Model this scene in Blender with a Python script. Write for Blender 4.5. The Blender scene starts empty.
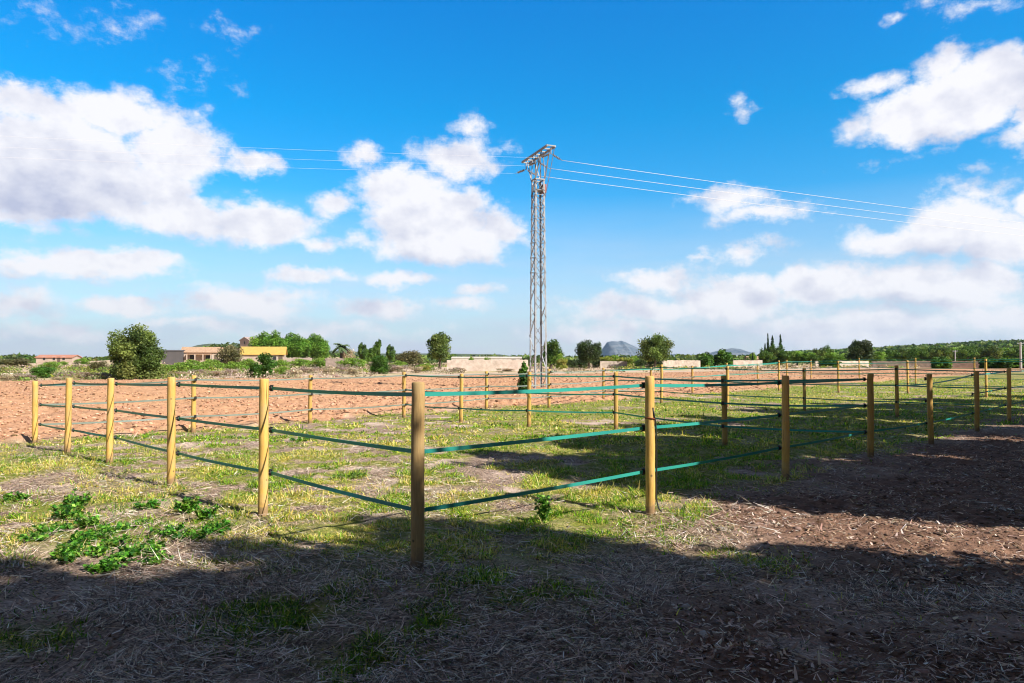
import bpy, math, random
import numpy as np
from mathutils import Vector, Matrix

R = math.radians
rng = np.random.default_rng(7)
random.seed(7)
scene = bpy.context.scene
col = scene.collection

# ------------------------------------------------------------------ camera
F, H = 711.0, 1.566
PITCH = math.atan(18.5 / F)
cam = bpy.data.cameras.new("camera")
cam.lens = 25.0; cam.sensor_width = 36.0
cam.clip_start = 0.05; cam.clip_end = 40000
camo = bpy.data.objects.new("camera", cam)
camo.location = (0, 0, H); camo.rotation_euler = (math.pi/2 + PITCH, 0, 0)
col.objects.link(camo); scene.camera = camo

def ray(px, py):
    dx, dy = (px-512)/F, (341.5-py)/F
    return Vector((dx, math.cos(PITCH)-dy*math.sin(PITCH), math.sin(PITCH)+dy*math.cos(PITCH)))
def on_ground(px, py):
    d = ray(px, py); t = -H/d.z
    return d.x*t, d.y*t
def at(px, py, Y):
    d = ray(px, py); t = Y/d.y
    return Vector((d.x*t, Y, H+d.z*t))

# ------------------------------------------------------------------ noise
def _hash(ix, iy, seed):
    h = (ix.astype(np.int64)*374761393 + iy.astype(np.int64)*668265263 + seed*974711) & 0xFFFFFFFF
    h = ((h ^ (h >> 13)) * 1274126177) & 0xFFFFFFFF
    return ((h ^ (h >> 16)) & 0xFFFFFF) / float(0xFFFFFF)
def vn(x, y, seed=0):
    ix, iy = np.floor(x), np.floor(y); fx, fy = x-ix, y-iy
    fx = fx*fx*(3-2*fx); fy = fy*fy*(3-2*fy)
    a = _hash(ix, iy, seed); b = _hash(ix+1, iy, seed); c = _hash(ix, iy+1, seed); d = _hash(ix+1, iy+1, seed)
    return (a*(1-fx)+b*fx)*(1-fy) + (c*(1-fx)+d*fx)*fy
def fbm(x, y, seed=0, o=4):
    s = 0; a = .5; t = 0
    for k in range(o):
        s = s + a*vn(x*2**k+k*17.3, y*2**k-k*9.1, seed+k); t += a; a *= .5
    return s/t
def sst(a, b, x):
    t = np.clip((x-a)/(b-a), 0, 1); return t*t*(3-2*t)

# ------------------------------------------------------------------ zones
def n_back(x, y):   # distance beyond the far run of the fence
    return -.73*(x+9.0) + .68*(y-13.4)
def n_right(x, y):  # distance outside the near right run (positive = outside, lower right)
    return .70*(x+.72) - .714*(y-5.4)
def n_left(x, y):   # distance outside the near left run (positive = outside)
    return -.70*(x+.72) - .714*(y-5.4)
def qc(x, y): return .57*x+.82*y
def soil_mask(x, y):
    d = n_back(x, y) + (fbm(x*.5, y*.5, 3)-.5)*2.2 - .3
    far = (46+.82*(x+35)) + (fbm(x*.1, y*.1, 8)-.5)*4
    far = np.where(x < -9.8, 62+.5*(x+9.8), far)
    return sst(-.25, .35, d)*(1-sst(-1.0, 1.5, y-far)), far
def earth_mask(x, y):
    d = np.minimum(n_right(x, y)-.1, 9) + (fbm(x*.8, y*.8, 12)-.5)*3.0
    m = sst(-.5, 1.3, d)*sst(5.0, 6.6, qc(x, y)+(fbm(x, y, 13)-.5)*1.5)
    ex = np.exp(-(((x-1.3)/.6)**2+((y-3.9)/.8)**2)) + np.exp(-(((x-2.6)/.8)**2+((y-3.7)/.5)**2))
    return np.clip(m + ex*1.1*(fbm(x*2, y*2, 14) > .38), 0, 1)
def grass_mask(x, y):
    """green cover 0..1"""
    inside = sst(-.6, .5, -n_right(x, y))*sst(-1.5, .6, -n_left(x, y))
    g = fbm(x*.55, y*.55, 21, 4) + .5*(fbm(x*2.1, y*2.1, 25, 3)-.5)
    gi = np.clip(sst(.30, .47, g+.09)*(sst(-2.5, 1.0, x)*.75+(1-.75*sst(-2.5, 1.0, x))*sst(.40, .52, fbm(x*2.3, y*3.3, 27, 3)+.03)), 0, 1)
    outl = sst(.45, .51, g)*sst(4.9, 6.0, y+.12*x)           # patches left of the near run
    blobs = 0
    for bx, by, r, s in [(on_ground(285, 615)[0], on_ground(285, 615)[1], .42, 1), (on_ground(520, 585)[0], on_ground(520, 585)[1], .5, .9),
                      (on_ground(230, 560)[0], on_ground(230, 560)[1], .3, .5), (on_ground(350, 660)[0], on_ground(350, 660)[1], .28, .8),
                      (on_ground(345, 530)[0], on_ground(345, 530)[1], .5, 1), (on_ground(490, 535)[0], on_ground(490, 535)[1], .55, 1),
                      (on_ground(20, 640)[0], on_ground(20, 640)[1], .25, .6), (on_ground(610, 525)[0], on_ground(610, 525)[1], .8, 1.0),
                      (on_ground(655, 480)[0], on_ground(655, 480)[1], .9, 1), (on_ground(740, 560)[0], on_ground(740, 560)[1], .35, .8),
                      (on_ground(430, 620)[0], on_ground(430, 620)[1], .3, .5), (on_ground(95, 533)[0], on_ground(95, 533)[1], .75, .9), (on_ground(210, 528)[0], on_ground(210, 528)[1], .6, .9), (on_ground(285, 528)[0], on_ground(285, 528)[1], .5, .9)]:
        blobs = np.maximum(blobs, 1.1*s*np.exp(-(((x-bx)**2+(y-by)**2)/r**2)**1.3))
    m = np.maximum(inside*gi, (1-inside)*outl*sst(-.5, .5, .6-n_right(x, y)))
    m = np.maximum(m, blobs*sst(.3, .55, fbm(x*3, y*3, 29)+.1))
    # strip of grass in the shade along the inside of the right run
    strip = sst(-5, -1.5, n_right(x, y))*sst(.5, -.4, n_right(x, y)) if False else 0
    s, _ = soil_mask(x, y)
    return np.clip(m, 0, 1)*(1-s)*(1-earth_mask(x, y))

def gz(x, y):
    """large-scale ground height"""
    z = 0.0*x
    z = z + 7.0*np.exp(-(((x+118)/36)**2+((y-330)/75)**2))
    z = z + 23*np.exp(-(((x-790)/310)**2+((y-930)/330)**2))
    z = z + 3*sst(400, 1200, y)
    return z
def gmicro(x, y):
    s, _ = soil_mask(x, y)
    e = earth_mask(x, y); g = grass_mask(x, y)
    fade = 1-sst(60, 90, y)
    furrow = .5+.5*np.sin((x*.68+y*.2)*1.0*0+(-.62*x+.78*y)*4.2+1.2*fbm(x*.4, y*.4, 44))
    c = fbm(x*2.3, y*2.3, 41, 4)
    zs = (np.abs(c-.5)*-.3+.05 + .13*furrow*(.4+fbm(x*1.1, y*1.1, 45))+.09*(vn(x*6, y*6, 46)-.5))
    zg = .07*(fbm(x*.8, y*.8, 51, 3)-.5)+.035*(vn(x*5, y*5, 52)-.5)+.02*(vn(x*12, y*12, 53)-.5)
    ze = .09*(fbm(x*1.6, y*1.6, 61, 4)-.5)+.035*(vn(x*9, y*9, 62)-.5)
    zb = .05*(fbm(x*1.2, y*1.2, 71, 4)-.5)+.03*(vn(x*11, y*11, 72)-.5)+.02*(vn(x*4, y*4, 73)-.5)
    base = zb*(1-e)+ze*e
    base = base*(1-g)+zg*g
    return (base*(1-s)+zs*s)*fade
def ground_z(x, y):
    x = np.asarray(x, float); y = np.asarray(y, float)
    return gz(x, y)+gmicro(x, y)
def gz1(x, y): return float(ground_z(np.array([x]), np.array([y]))[0])

# ------------------------------------------------------------------ mesh helpers
def np_mesh(name, V, Fc, cols=None, smooth=False, extra=None):
    me = bpy.data.meshes.new(name)
    V = np.ascontiguousarray(V, dtype=np.float32); Fc = np.ascontiguousarray(Fc, dtype=np.int32)
    n, k = Fc.shape
    me.vertices.add(len(V)); me.vertices.foreach_set("co", V.ravel())
    me.loops.add(n*k); me.loops.foreach_set("vertex_index", Fc.ravel())
    me.polygons.add(n)
    me.polygons.foreach_set("loop_start", np.arange(n, dtype=np.int32)*k)
    me.update(calc_edges=True)
    if smooth: me.polygons.foreach_set("use_smooth", np.ones(n, dtype=bool))
    if cols is not None:
        a = me.attributes.new("tint", 'FLOAT_COLOR', 'POINT')
        c = np.ones((len(V), 4), dtype=np.float32); c[:, :3] = cols
        a.data.foreach_set("color", c.ravel())
    if extra is not None:
        for nm, arr in extra.items():
            a = me.attributes.new(nm, 'FLOAT_COLOR', 'POINT')
            a.data.foreach_set("color", np.ascontiguousarray(arr, dtype=np.float32).ravel())
    me.validate()
    return me

def tag(o, label=None, cat=None, group=None, kind=None):
    if label: o['label'] = label
    if cat: o['category'] = cat
    if group: o['group'] = group
    if kind: o['kind'] = kind
    return o
def link(name, me, mat=None, parent=None, loc=(0, 0, 0)):
    if mat is not None:
        me.materials.clear(); me.materials.append(mat)
    o = bpy.data.objects.new(name, me); col.objects.link(o)
    o.location = loc
    if parent is not None: o.parent = parent
    return o
def empty(name, loc=(0, 0, 0), rz=0, label=None, cat=None, group=None):
    o = bpy.data.objects.new(name, None); col.objects.link(o)
    o.empty_display_size = .2
    o.location = loc; o.rotation_euler = (0, 0, rz)
    return tag(o, label, cat, group)
def copy_tree(o, parent=None):
    c = o.copy(); col.objects.link(c)
    if parent is not None: c.parent = parent
    for ch in list(o.children): copy_tree(ch, c)
    return c

class MB:
    """collects solids into one mesh"""
    def __init__(s): s.v = []; s.f = []
    def add(s, V, Fs):
        b = len(s.v); s.v += [tuple(p) for p in V]; s.f += [tuple(i+b for i in f) for f in Fs]; return s
    def box(s, c, d, rz=0, M=None):
        x, y, z = d[0]/2, d[1]/2, d[2]/2
        P = [Vector(p) for p in [(-x,-y,-z),(x,-y,-z),(x,y,-z),(-x,y,-z),(-x,-y,z),(x,-y,z),(x,y,z),(-x,y,z)]]
        Rm = M if M is not None else Matrix.Rotation(rz, 3, 'Z')
        P = [Rm @ p + Vector(c) for p in P]
        return s.add(P, [(0,3,2,1),(4,5,6,7),(0,1,5,4),(1,2,6,5),(2,3,7,6),(3,0,4,7)])
    def bar(s, a, b, w, h=None):
        a, b = Vector(a), Vector(b); d = b-a; L = d.length
        if L < 1e-6: return s
        q = d.to_track_quat('X', 'Z').to_matrix()
        return s.box((a+b)/2, (L, w, h or w), M=q)
    def angle(s, a, b, w, t, inx, iny):
        """L-profile bar from a to b, flanges along inx and iny"""
        a, b = Vector(a), Vector(b); inx = Vector(inx).normalized(); iny = Vector(iny).normalized()
        prof = [(0,0),(w,0),(w,t),(t,t),(t,w),(0,w)]
        V = [a+inx*p+iny*q for p, q in prof]+[b+inx*p+iny*q for p, q in prof]
        Fs = [(i, (i+1) % 6, 6+(i+1) % 6, 6+i) for i in range(6)]+[(5,4,3,2,1,0),(6,7,8,9,10,11)]
        return s.add(V, Fs)
    def tube(s, pts, rad, n=8, cap=True):
        pts = [Vector(p) for p in pts]
        if not hasattr(rad, '__len__'): rad = [rad]*len(pts)
        V = []; up = Vector((0, 0, 1)); prev = None
        for i, p in enumerate(pts):
            d = (pts[min(i+1, len(pts)-1)]-pts[max(i-1, 0)]).normalized()
            if prev is None:
                u = d.cross(up)
                if u.length < .05: u = d.cross(Vector((1, 0, 0)))
                u.normalize()
            else:
                u = (prev-d*prev.dot(d)).normalized()
            prev = u; w = d.cross(u)
            for k in range(n):
                a = 2*math.pi*k/n
                V.append(p+(u*math.cos(a)+w*math.sin(a))*rad[i])
        Fs = [(i*n+k, i*n+(k+1) % n, (i+1)*n+(k+1) % n, (i+1)*n+k) for i in range(len(pts)-1) for k in range(n)]
        if cap: Fs += [tuple(range(n))[::-1], tuple(range((len(pts)-1)*n, len(pts)*n))]
        return s.add(V, Fs)
    def gable(s, c, d, hr, over=.0, th=.0):
        """gable prism: c centre of base, d=(len x, width y), ridge along x"""
        x, y = d[0]/2+over, d[1]/2+over
        cx, cy, cz = c
        return s.add([(cx-x,cy-y,cz),(cx+x,cy-y,cz),(cx+x,cy+y,cz),(cx-x,cy+y,cz),(cx-x,cy,cz+hr),(cx+x,cy,cz+hr)],
                     [(0,1,5,4),(2,3,4,5),(0,4,3),(1,2,5),(3,2,1,0)])
    def build(s, name, mat, parent=None, smooth=False, loc=(0, 0, 0)):
        me = bpy.data.meshes.new(name); me.from_pydata(s.v, [], s.f)
        if smooth: me.polygons.foreach_set("use_smooth", [True]*len(me.polygons))
        me.update()
        return link(name, me, mat, parent, loc)

# ------------------------------------------------------------------ materials
def new_mat(name):
    m = bpy.data.materials.new(name); m.use_nodes = True
    nt = m.node_tree; nt.nodes.clear()
    out = nt.nodes.new("ShaderNodeOutputMaterial")
    return m, nt, out
def nd(nt, t, **kw):
    n = nt.nodes.new(t)
    for k, v in kw.items():
        if k.startswith('i_'):
            key = k[2:].replace('_', ' ')
            n.inputs[int(key) if key.isdigit() else key].default_value = v
        else: setattr(n, k, v)
    return n
def mixc(nt, fac, a, b, blend='MIX'):
    n = nt.nodes.new("ShaderNodeMix"); n.data_type = 'RGBA'; n.blend_type = blend
    for sock, v in ((0, fac), (6, a), (7, b)):
        if isinstance(v, bpy.types.NodeSocket): nt.links.new(v, n.inputs[sock])
        else: n.inputs[sock].default_value = (v if sock == 0 else (*v, 1))
    return n.outputs[2]
def math_(nt, op, a, b=None, c=None, clamp=False):
    n = nt.nodes.new("ShaderNodeMath"); n.operation = op; n.use_clamp = clamp
    for i, v in enumerate((a, b, c)):
        if v is None: continue
        if isinstance(v, bpy.types.NodeSocket): nt.links.new(v, n.inputs[i])
        else: n.inputs[i].default_value = v
    return n.outputs[0]
def ramp(nt, fac, stops):
    n = nt.nodes.new("ShaderNodeValToRGB"); cr = n.color_ramp
    while len(cr.elements) < len(stops): cr.elements.new(.5)
    for e, (p, c) in zip(cr.elements, stops):
        e.position = p; e.color = (*c, 1) if len(c) == 3 else c
    nt.links.new(fac, n.inputs[0]); return n.outputs[0]
def noise(nt, vec, scale, detail=4, rough=.55, dist=0):
    n = nd(nt, "ShaderNodeTexNoise", i_Scale=scale, i_Detail=detail, i_Roughness=rough, i_Distortion=dist)
    if vec is not None: nt.links.new(vec, n.inputs['Vector'])
    return n.outputs['Fac']
def bump(nt, h, strength, dist):
    n = nd(nt, "ShaderNodeBump", i_Strength=strength, i_Distance=dist); nt.links.new(h, n.inputs['Height']); return n.outputs[0]

def simple_mat(name, c1, c2=None, scale=8, rough=.7, metal=0, bmp=.0, bd=.01, spec=.3, stretch=None):
    m, nt, out = new_mat(name)
    b = nd(nt, "ShaderNodeBsdfPrincipled", i_Roughness=rough, i_Metallic=metal)
    b.inputs['Specular IOR Level'].default_value = spec
    tc = nd(nt, "ShaderNodeTexCoord"); v = tc.outputs['Object']
    if stretch:
        mp = nd(nt, "ShaderNodeMapping"); mp.inputs['Scale'].default_value = stretch
        nt.links.new(v, mp.inputs[0]); v = mp.outputs[0]
    nz = noise(nt, v, scale, 6, .65)
    c2 = c2 or tuple(x*.7 for x in c1)
    f = ramp(nt, nz, [(.32, (0, 0, 0)), (.68, (1, 1, 1))])
    nt.links.new(mixc(nt, f, c1, c2), b.inputs['Base Color'])
    if bmp: nt.links.new(bump(nt, nz, bmp, bd), b.inputs['Normal'])
    nt.links.new(b.outputs[0], out.inputs[0])
    return m

def leaf_mat(name, trans=.3, rough=.55, gain=1.0):
    m, nt, out = new_mat(name)
    a = nd(nt, "ShaderNodeAttribute", attribute_name="tint")
    c = mixc(nt, 1.0, a.outputs['Color'], (gain, gain, gain), 'MULTIPLY')
    b = nd(nt, "ShaderNodeBsdfPrincipled", i_Roughness=rough); b.inputs['Specular IOR Level'].default_value = .25
    nt.links.new(c, b.inputs['Base Color'])
    t = nd(nt, "ShaderNodeBsdfTranslucent")
    ct = mixc(nt, 1.0, c, (1.2, 1.25, .6), 'MULTIPLY')
    nt.links.new(ct, t.inputs[0])
    mx = nd(nt, "ShaderNodeMixShader", i_0=trans)
    nt.links.new(b.outputs[0], mx.inputs[1]); nt.links.new(t.outputs[0], mx.inputs[2])
    nt.links.new(mx.outputs[0], out.inputs[0])
    return m

M = {}
M['leaf'] = leaf_mat("foliage", .3, gain=1.25)
M['grass'] = leaf_mat("grass_blades", .42, gain=1.1)
M['straw'] = leaf_mat("dry_straw", .12, .6)
M['bark'] = simple_mat("bark", (.16, .12, .09), (.08, .06, .045), 6, .9, bmp=.5, bd=.03)
M['steel'] = simple_mat("galvanised_steel", (.37, .38, .40), (.21, .22, .23), 3, .6, .15)
M['wire'] = simple_mat("aluminium_wire", (.80, .80, .82), (.70, .70, .72), 3, .5)
M['black'] = simple_mat("black_plastic", (.02, .02, .02), (.03, .03, .03), 10, .45)
M['ceramic'] = simple_mat("brown_glass", (.35, .33, .30), (.2, .18, .16), 10, .3)
M['plaster'] = simple_mat("cream_plaster", (.48, .38, .30), (.38, .29, .23), .6, .85)
M['white_wall'] = simple_mat("white_plaster", (.62, .57, .50), (.48, .43, .37), .5, .85)
M['grey_wall'] = simple_mat("grey_render", (.11, .10, .10), (.085, .08, .08), .5, .85)
M['peach'] = simple_mat("peach_plaster", (.40, .31, .29), (.34, .26, .24), .5, .85)
M['roof_tan'] = simple_mat("tan_tiles", (.50, .34, .22), (.36, .22, .14), 2.5, .85, stretch=(1, .3, 1))
M['roof_yellow'] = simple_mat("ochre_tiles", (.56, .38, .09), (.44, .28, .08), 2.0, .8, stretch=(1, .3, 1))
M['roof_red'] = simple_mat("red_tiles", (.50, .24, .17), (.40, .18, .12), 2.0, .8)
M['dark'] = simple_mat("dark_glass", (.04, .04, .045), (.03, .03, .03), 2, .3)
M['stone_wall'] = simple_mat("pale_stone", (.62, .53, .44), (.36, .29, .23), 1.6, .9, bmp=.7, bd=.15)
M['stone_pale'] = simple_mat("whitewashed_stone", (.56, .46, .39), (.34, .27, .22), 1.2, .9, bmp=.5, bd=.1)
M['concrete'] = simple_mat("concrete", (.55, .54, .52), (.42, .41, .40), 2, .8)
M['rock'] = simple_mat("limestone", (.50, .44, .38), (.30, .26, .22), 20, .85, bmp=.5, bd=.01)
M['mountain'] = simple_mat("hazed_rock", (.04, .08, .12), (.24, .25, .26), .006, .95, bmp=1, bd=60)  # blue of the distant haze is put into the rock colour
M['hillgreen'] = simple_mat("far_scrub", (.05, .08, .03), (.11, .13, .06), .02, .95)

def wood_mat(name, c1, c2, c3):
    m, nt, out = new_mat(name)
    tc = nd(nt, "ShaderNodeTexCoord"); oi = nd(nt, "ShaderNodeObjectInfo")
    add = nd(nt, "ShaderNodeVectorMath", operation='ADD')
    sc = nd(nt, "ShaderNodeVectorMath", operation='SCALE'); sc.inputs[0].default_value = (7, 5, 9)
    nt.links.new(oi.outputs['Random'], sc.inputs['Scale'])
    nt.links.new(tc.outputs['Object'], add.inputs[0]); nt.links.new(sc.outputs[0], add.inputs[1])
    mp = nd(nt, "ShaderNodeMapping"); mp.inputs['Scale'].default_value = (1, 1, .07)
    nt.links.new(add.outputs[0], mp.inputs[0])
    g = noise(nt, mp.outputs[0], 75, 8, .75)
    g2 = noise(nt, add.outputs[0], 5, 4, .6)
    c = mixc(nt, ramp(nt, g, [(.35, (0, 0, 0)), (.7, (1, 1, 1))]), c1, c2)
    c = mixc(nt, ramp(nt, g2, [(.46, (0, 0, 0)), (.72, (.8, .8, .8))]), c, c3)
    mp2 = nd(nt, "ShaderNodeMapping"); mp2.inputs['Scale'].default_value = (1, 1, .03); nt.links.new(add.outputs[0], mp2.inputs[0])
    ck = noise(nt, mp2.outputs[0], 48, 3, .5)
    crack = ramp(nt, ck, [(.30, (1, 1, 1)), (.355, (0, 0, 0))])
    c = mixc(nt, crack, c, tuple(x*.28 for x in c2))
    sz = nd(nt, "ShaderNodeSeparateXYZ"); nt.links.new(tc.outputs['Object'], sz.inputs[0])
    dirt = math_(nt, 'SUBTRACT', math_(nt, 'MULTIPLY', noise(nt, tc.outputs['Object'], 14, 5, .7), .30), sz.outputs[2])
    c = mixc(nt, ramp(nt, dirt, [(0, (0, 0, 0)), (.09, (.8, .8, .8))]), c, (.20, .13, .085))
    # knots
    vo = nd(nt, "ShaderNodeTexVoronoi", i_Scale=7.0); nt.links.new(add.outputs[0], vo.inputs['Vector'])
    kn = ramp(nt, vo.outputs['Distance'], [(.05, (1, 1, 1)), (.11, (0, 0, 0))])
    c = mixc(nt, kn, c, tuple(x*.35 for x in c3))
    b = nd(nt, "ShaderNodeBsdfPrincipled", i_Roughness=.75); b.inputs['Specular IOR Level'].default_value = .2
    # each post its own tone
    hv = nd(nt, "ShaderNodeHueSaturation"); nt.links.new(c, hv.inputs['Color'])
    nt.links.new(math_(nt, 'MULTIPLY_ADD', oi.outputs['Random'], .3, .85), hv.inputs['Value'])
    nt.links.new(hv.outputs[0], b.inputs['Base Color'])
    nt.links.new(bump(nt, g, .5, .004), b.inputs['Normal'])
    nt.links.new(b.outputs[0], out.inputs[0])
    return m
M['post'] = wood_mat("yellow_pine", (.66, .42, .115), (.46, .26, .06), (.48, .33, .15))
M['post_old'] = wood_mat("weathered_pine", (.46, .30, .12), (.25, .16, .07), (.34, .25, .12))

def tape_mat(name, c1, c2):
    m, nt, out = new_mat(name)
    tc = nd(nt, "ShaderNodeTexCoord")
    nz = noise(nt, tc.outputs['Object'], 1.2, 3)
    c = mixc(nt, ramp(nt, nz, [(.4, (0, 0, 0)), (.65, (1, 1, 1))]), c1, c2)
    b = nd(nt, "ShaderNodeBsdfPrincipled", i_Roughness=.4); b.inputs['Specular IOR Level'].default_value = .4
    t = nd(nt, "ShaderNodeBsdfTranslucent")
    nt.links.new(c, b.inputs['Base Color']); nt.links.new(c, t.inputs[0])
    mx = nd(nt, "ShaderNodeMixShader", i_0=.30)
    nt.links.new(b.outputs[0], mx.inputs[1]); nt.links.new(t.outputs[0], mx.inputs[2])
    nt.links.new(mx.outputs[0], out.inputs[0]); return m
M['tape'] = tape_mat("green_tape", (.045, .40, .32), (.035, .33, .28))
M['tape_pale'] = tape_mat("faded_tape", (.27, .33, .28), (.22, .28, .24))

def ground_mat():
    m, nt, out = new_mat("ground_cover")
    tc = nd(nt, "ShaderNodeTexCoord"); P = tc.outputs['Object']
    z1 = nd(nt, "ShaderNodeAttribute", attribute_name="zone"); s1 = nd(nt, "ShaderNodeSeparateColor"); nt.links.new(z1.outputs['Color'], s1.inputs[0])
    z2 = nd(nt, "ShaderNodeAttribute", attribute_name="zonefar"); s2 = nd(nt, "ShaderNodeSeparateColor"); nt.links.new(z2.outputs['Color'], s2.inputs[0])
    fine = noise(nt, P, 45, 5, .7); mid = noise(nt, P, 7, 5, .65); big = noise(nt, P, 1.1, 4, .6); vbig = noise(nt, P, .09, 4, .6)
    # dry straw mat over earth
    straw = mixc(nt, ramp(nt, fine, [(.38, (0, 0, 0)), (.62, (1, 1, 1))]), (.07, .045, .032), (.52, .38, .29))
    straw = mixc(nt, ramp(nt, big, [(.50, (0, 0, 0)), (.66, (1, 1, 1))]), straw, mixc(nt, fine, (.34, .235, .18), (.84, .67, .57)))
    # dark earth
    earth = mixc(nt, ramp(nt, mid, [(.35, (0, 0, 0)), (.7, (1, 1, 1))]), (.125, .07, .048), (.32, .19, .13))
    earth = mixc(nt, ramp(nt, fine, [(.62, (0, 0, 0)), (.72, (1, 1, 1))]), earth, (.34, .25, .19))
    # green cover
    green = mixc(nt, ramp(nt, fine, [(.35, (0, 0, 0)), (.65, (1, 1, 1))]), (.07, .105, .015), (.30, .29, .06))
    green = mixc(nt, ramp(nt, mid, [(.5, (0, 0, 0)), (.7, (.8, .8, .8))]), green, (.56, .44, .22))
    # ploughed soil
    soil = mixc(nt, ramp(nt, mid, [(.3, (0, 0, 0)), (.7, (1, 1, 1))]), (.34, .175, .095), (.57, .33, .205))
    soil = mixc(nt, ramp(nt, fine, [(.6, (0, 0, 0)), (.75, (.7, .7, .7))]), soil, (.66, .43, .27))
    soil = mixc(nt, ramp(nt, vbig, [(.4, (0, 0, 0)), (.65, (.6, .6, .6))]), soil, (.50, .29, .155))
    verge = mixc(nt, ramp(nt, big, [(.4, (0, 0, 0)), (.6, (1, 1, 1))]), (.58, .45, .31), (.36, .31, .14))
    verge = mixc(nt, ramp(nt, vbig, [(.45, (0, 0, 0)), (.55, (1, 1, 1))]), verge, (.56, .40, .31))
    woods = mixc(nt, ramp(nt, noise(nt, P, .12, 5, .7), [(.4, (0, 0, 0)), (.6, (1, 1, 1))]), (.035, .06, .02), (.09, .12, .045))
    c = mixc(nt, s1.outputs[1], straw, green)
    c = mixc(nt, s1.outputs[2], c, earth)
    c = mixc(nt, s1.outputs[0], c, soil)
    c = mixc(nt, s2.outputs[0], c, verge)
    c = mixc(nt, s2.outputs[1], c, woods)
    b = nd(nt, "ShaderNodeBsdfPrincipled", i_Roughness=.95); b.inputs['Specular IOR Level'].default_value = .08
    nt.links.new(c, b.inputs['Base Color'])
    hsum = math_(nt, 'MULTIPLY_ADD', fine, .35, mid)
    nt.links.new(bump(nt, hsum, .8, .05), b.inputs['Normal'])
    nt.links.new(b.outputs[0], out.inputs[0]); return m

# ------------------------------------------------------------------ ground sheet
def graded(start, stop, f, first):
    v = [start]; s = first
    while v[-1] < stop:
        v.append(v[-1]+max(first, f*abs(v[-1])))
    return np.array(v)
ys = np.concatenate([np.linspace(-60, 1.5, 50), graded(1.55, 75, .0062, .018), np.geomspace(76, 9500, 185)])
xp = np.concatenate([np.arange(0, 6, .035), graded(6, 70, .0105, .05), np.geomspace(71.5, 9500, 115)])
xs = np.concatenate([-xp[::-1][:-1], xp])
GX, GY = np.meshgrid(xs, ys)
gx, gy = GX.ravel(), GY.ravel()
GZ = ground_z(gx, gy)
so, farline = soil_mask(gx, gy)
zone = np.ones((len(gx), 4)); zone[:, 0] = so; zone[:, 1] = grass_mask(gx, gy); zone[:, 2] = earth_mask(gx, gy)
zf = np.ones((len(gx), 4)); zf[:, 0] = sst(-1, 2, gy-farline)
zf[:, 1] = np.clip(sst(500, 650, gy) + sst(.3, 3, gz(gx, gy)-1.5)*(gx > 60), 0, 1); zf[:, 2] = 0
nx, ny = len(xs), len(ys)
ii = (np.arange(ny-1)[:, None]*nx+np.arange(nx-1)[None, :]).ravel()
FQ = np.stack([ii, ii+1, ii+nx+1, ii+nx], 1)
gme = np_mesh("ground", np.stack([gx, gy, GZ], 1), FQ, smooth=False, extra={'zone': zone, 'zonefar': zf})
tag(link("ground", gme, ground_mat()), "flat farmland of straw, grass and ploughed red earth", "ground", kind='structure')

# ------------------------------------------------------------------ scatter: blades, straws, clods
def strips(P, ang, length, width, tilt, cols, droop=0.0):
    """flat quads tapering to a point; tilt = elevation angle of each strip"""
    n = len(P)
    d = np.stack([np.cos(ang)*np.cos(tilt), np.sin(ang)*np.cos(tilt), np.sin(tilt)], 1)
    roll = rng.uniform(-.6, .6, n)
    sx = np.stack([-np.sin(ang), np.cos(ang), np.zeros(n)], 1)
    upv = np.cross(d, sx)
    s = sx*np.cos(roll)[:, None]+upv*np.sin(roll)[:, None]
    w = width[:, None]/2; L = length[:, None]
    mid = P+d*L*.55
    tip = P+d*L; tip[:, 2] -= droop*length
    V = np.empty((n, 6, 3))
    V[:, 0] = P-s*w; V[:, 1] = P+s*w; V[:, 2] = mid+s*w*.9; V[:, 3] = mid-s*w*.9; V[:, 4] = tip+s*w*.25; V[:, 5] = tip-s*w*.25
    b = np.arange(n)*6
    Fq = np.concatenate([np.stack([b, b+1, b+2, b+3], 1), np.stack([b+3, b+2, b+4, b+5], 1)])
    return V.reshape(-1, 3), Fq, np.repeat(cols, 6, axis=0)
def pal(n, cs, var=.15, w=None):
    cs = np.array(cs); i = rng.choice(len(cs), n, p=w)
    return np.clip(cs[i]*(1+rng.normal(0, var, (n, 1)))*(1+rng.normal(0, .05, (n, 3))), .005, .9)
def wedge_pts(n, y0, y1, k=.80, pw=1.0):
    """random ground points within a wide sector in front, denser close by"""
    t = rng.random(n)**pw
    y = y0*(y1/y0)**t
    x = rng.uniform(-1, 1, n)*(k*y+.6)
    return x, y
# straw litter
def make_straw():
    x, y = wedge_pts(430000, 3.1, 16)
    g = grass_mask(x, y); e = earth_mask(x, y); s, _ = soil_mask(x, y)
    cl = fbm(x*1.3, y*1.3, 91, 3)
    p = (1-.70*g)*(1-.80*e)*(1-s)*(.12+.88*sst(.38, .58, cl))
    k = rng.random(len(x)) < p*.66*(1-.5*sst(5.5, 10, y))*(1-.5*sst(-.8, .4, -n_right(x, y))*sst(-1, 1, x))
    x, y = x[k], y[k]; n = len(x)
    ln = rng.gamma(2.6, .018, n)+.015; ln *= 1+.06*y
    # swept into loose swaths
    ang = 2*math.pi*vn(x*.8, y*.8, 95)+rng.normal(0, .9, n)
    z = ground_z(x, y)+rng.uniform(.002, .04, n)
    wd = rng.uniform(.0016, .0042, n)*(1+.07*y)
    c = pal(n, [(.82, .66, .54), (.62, .46, .36), (.26, .18, .13), (.90, .78, .68), (.10, .07, .05)], .22, w=[.20, .25, .24, .07, .24])
    V, Fq, C = strips(np.stack([x, y, z], 1), ang, ln, wd, rng.normal(.03, .2, n), c)
    tag(link("straw_litter", np_mesh("straw_litter", V, Fq, C), M['straw']), "dry mown straw scattered over the ground", "straw", kind='stuff')
make_straw()
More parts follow.
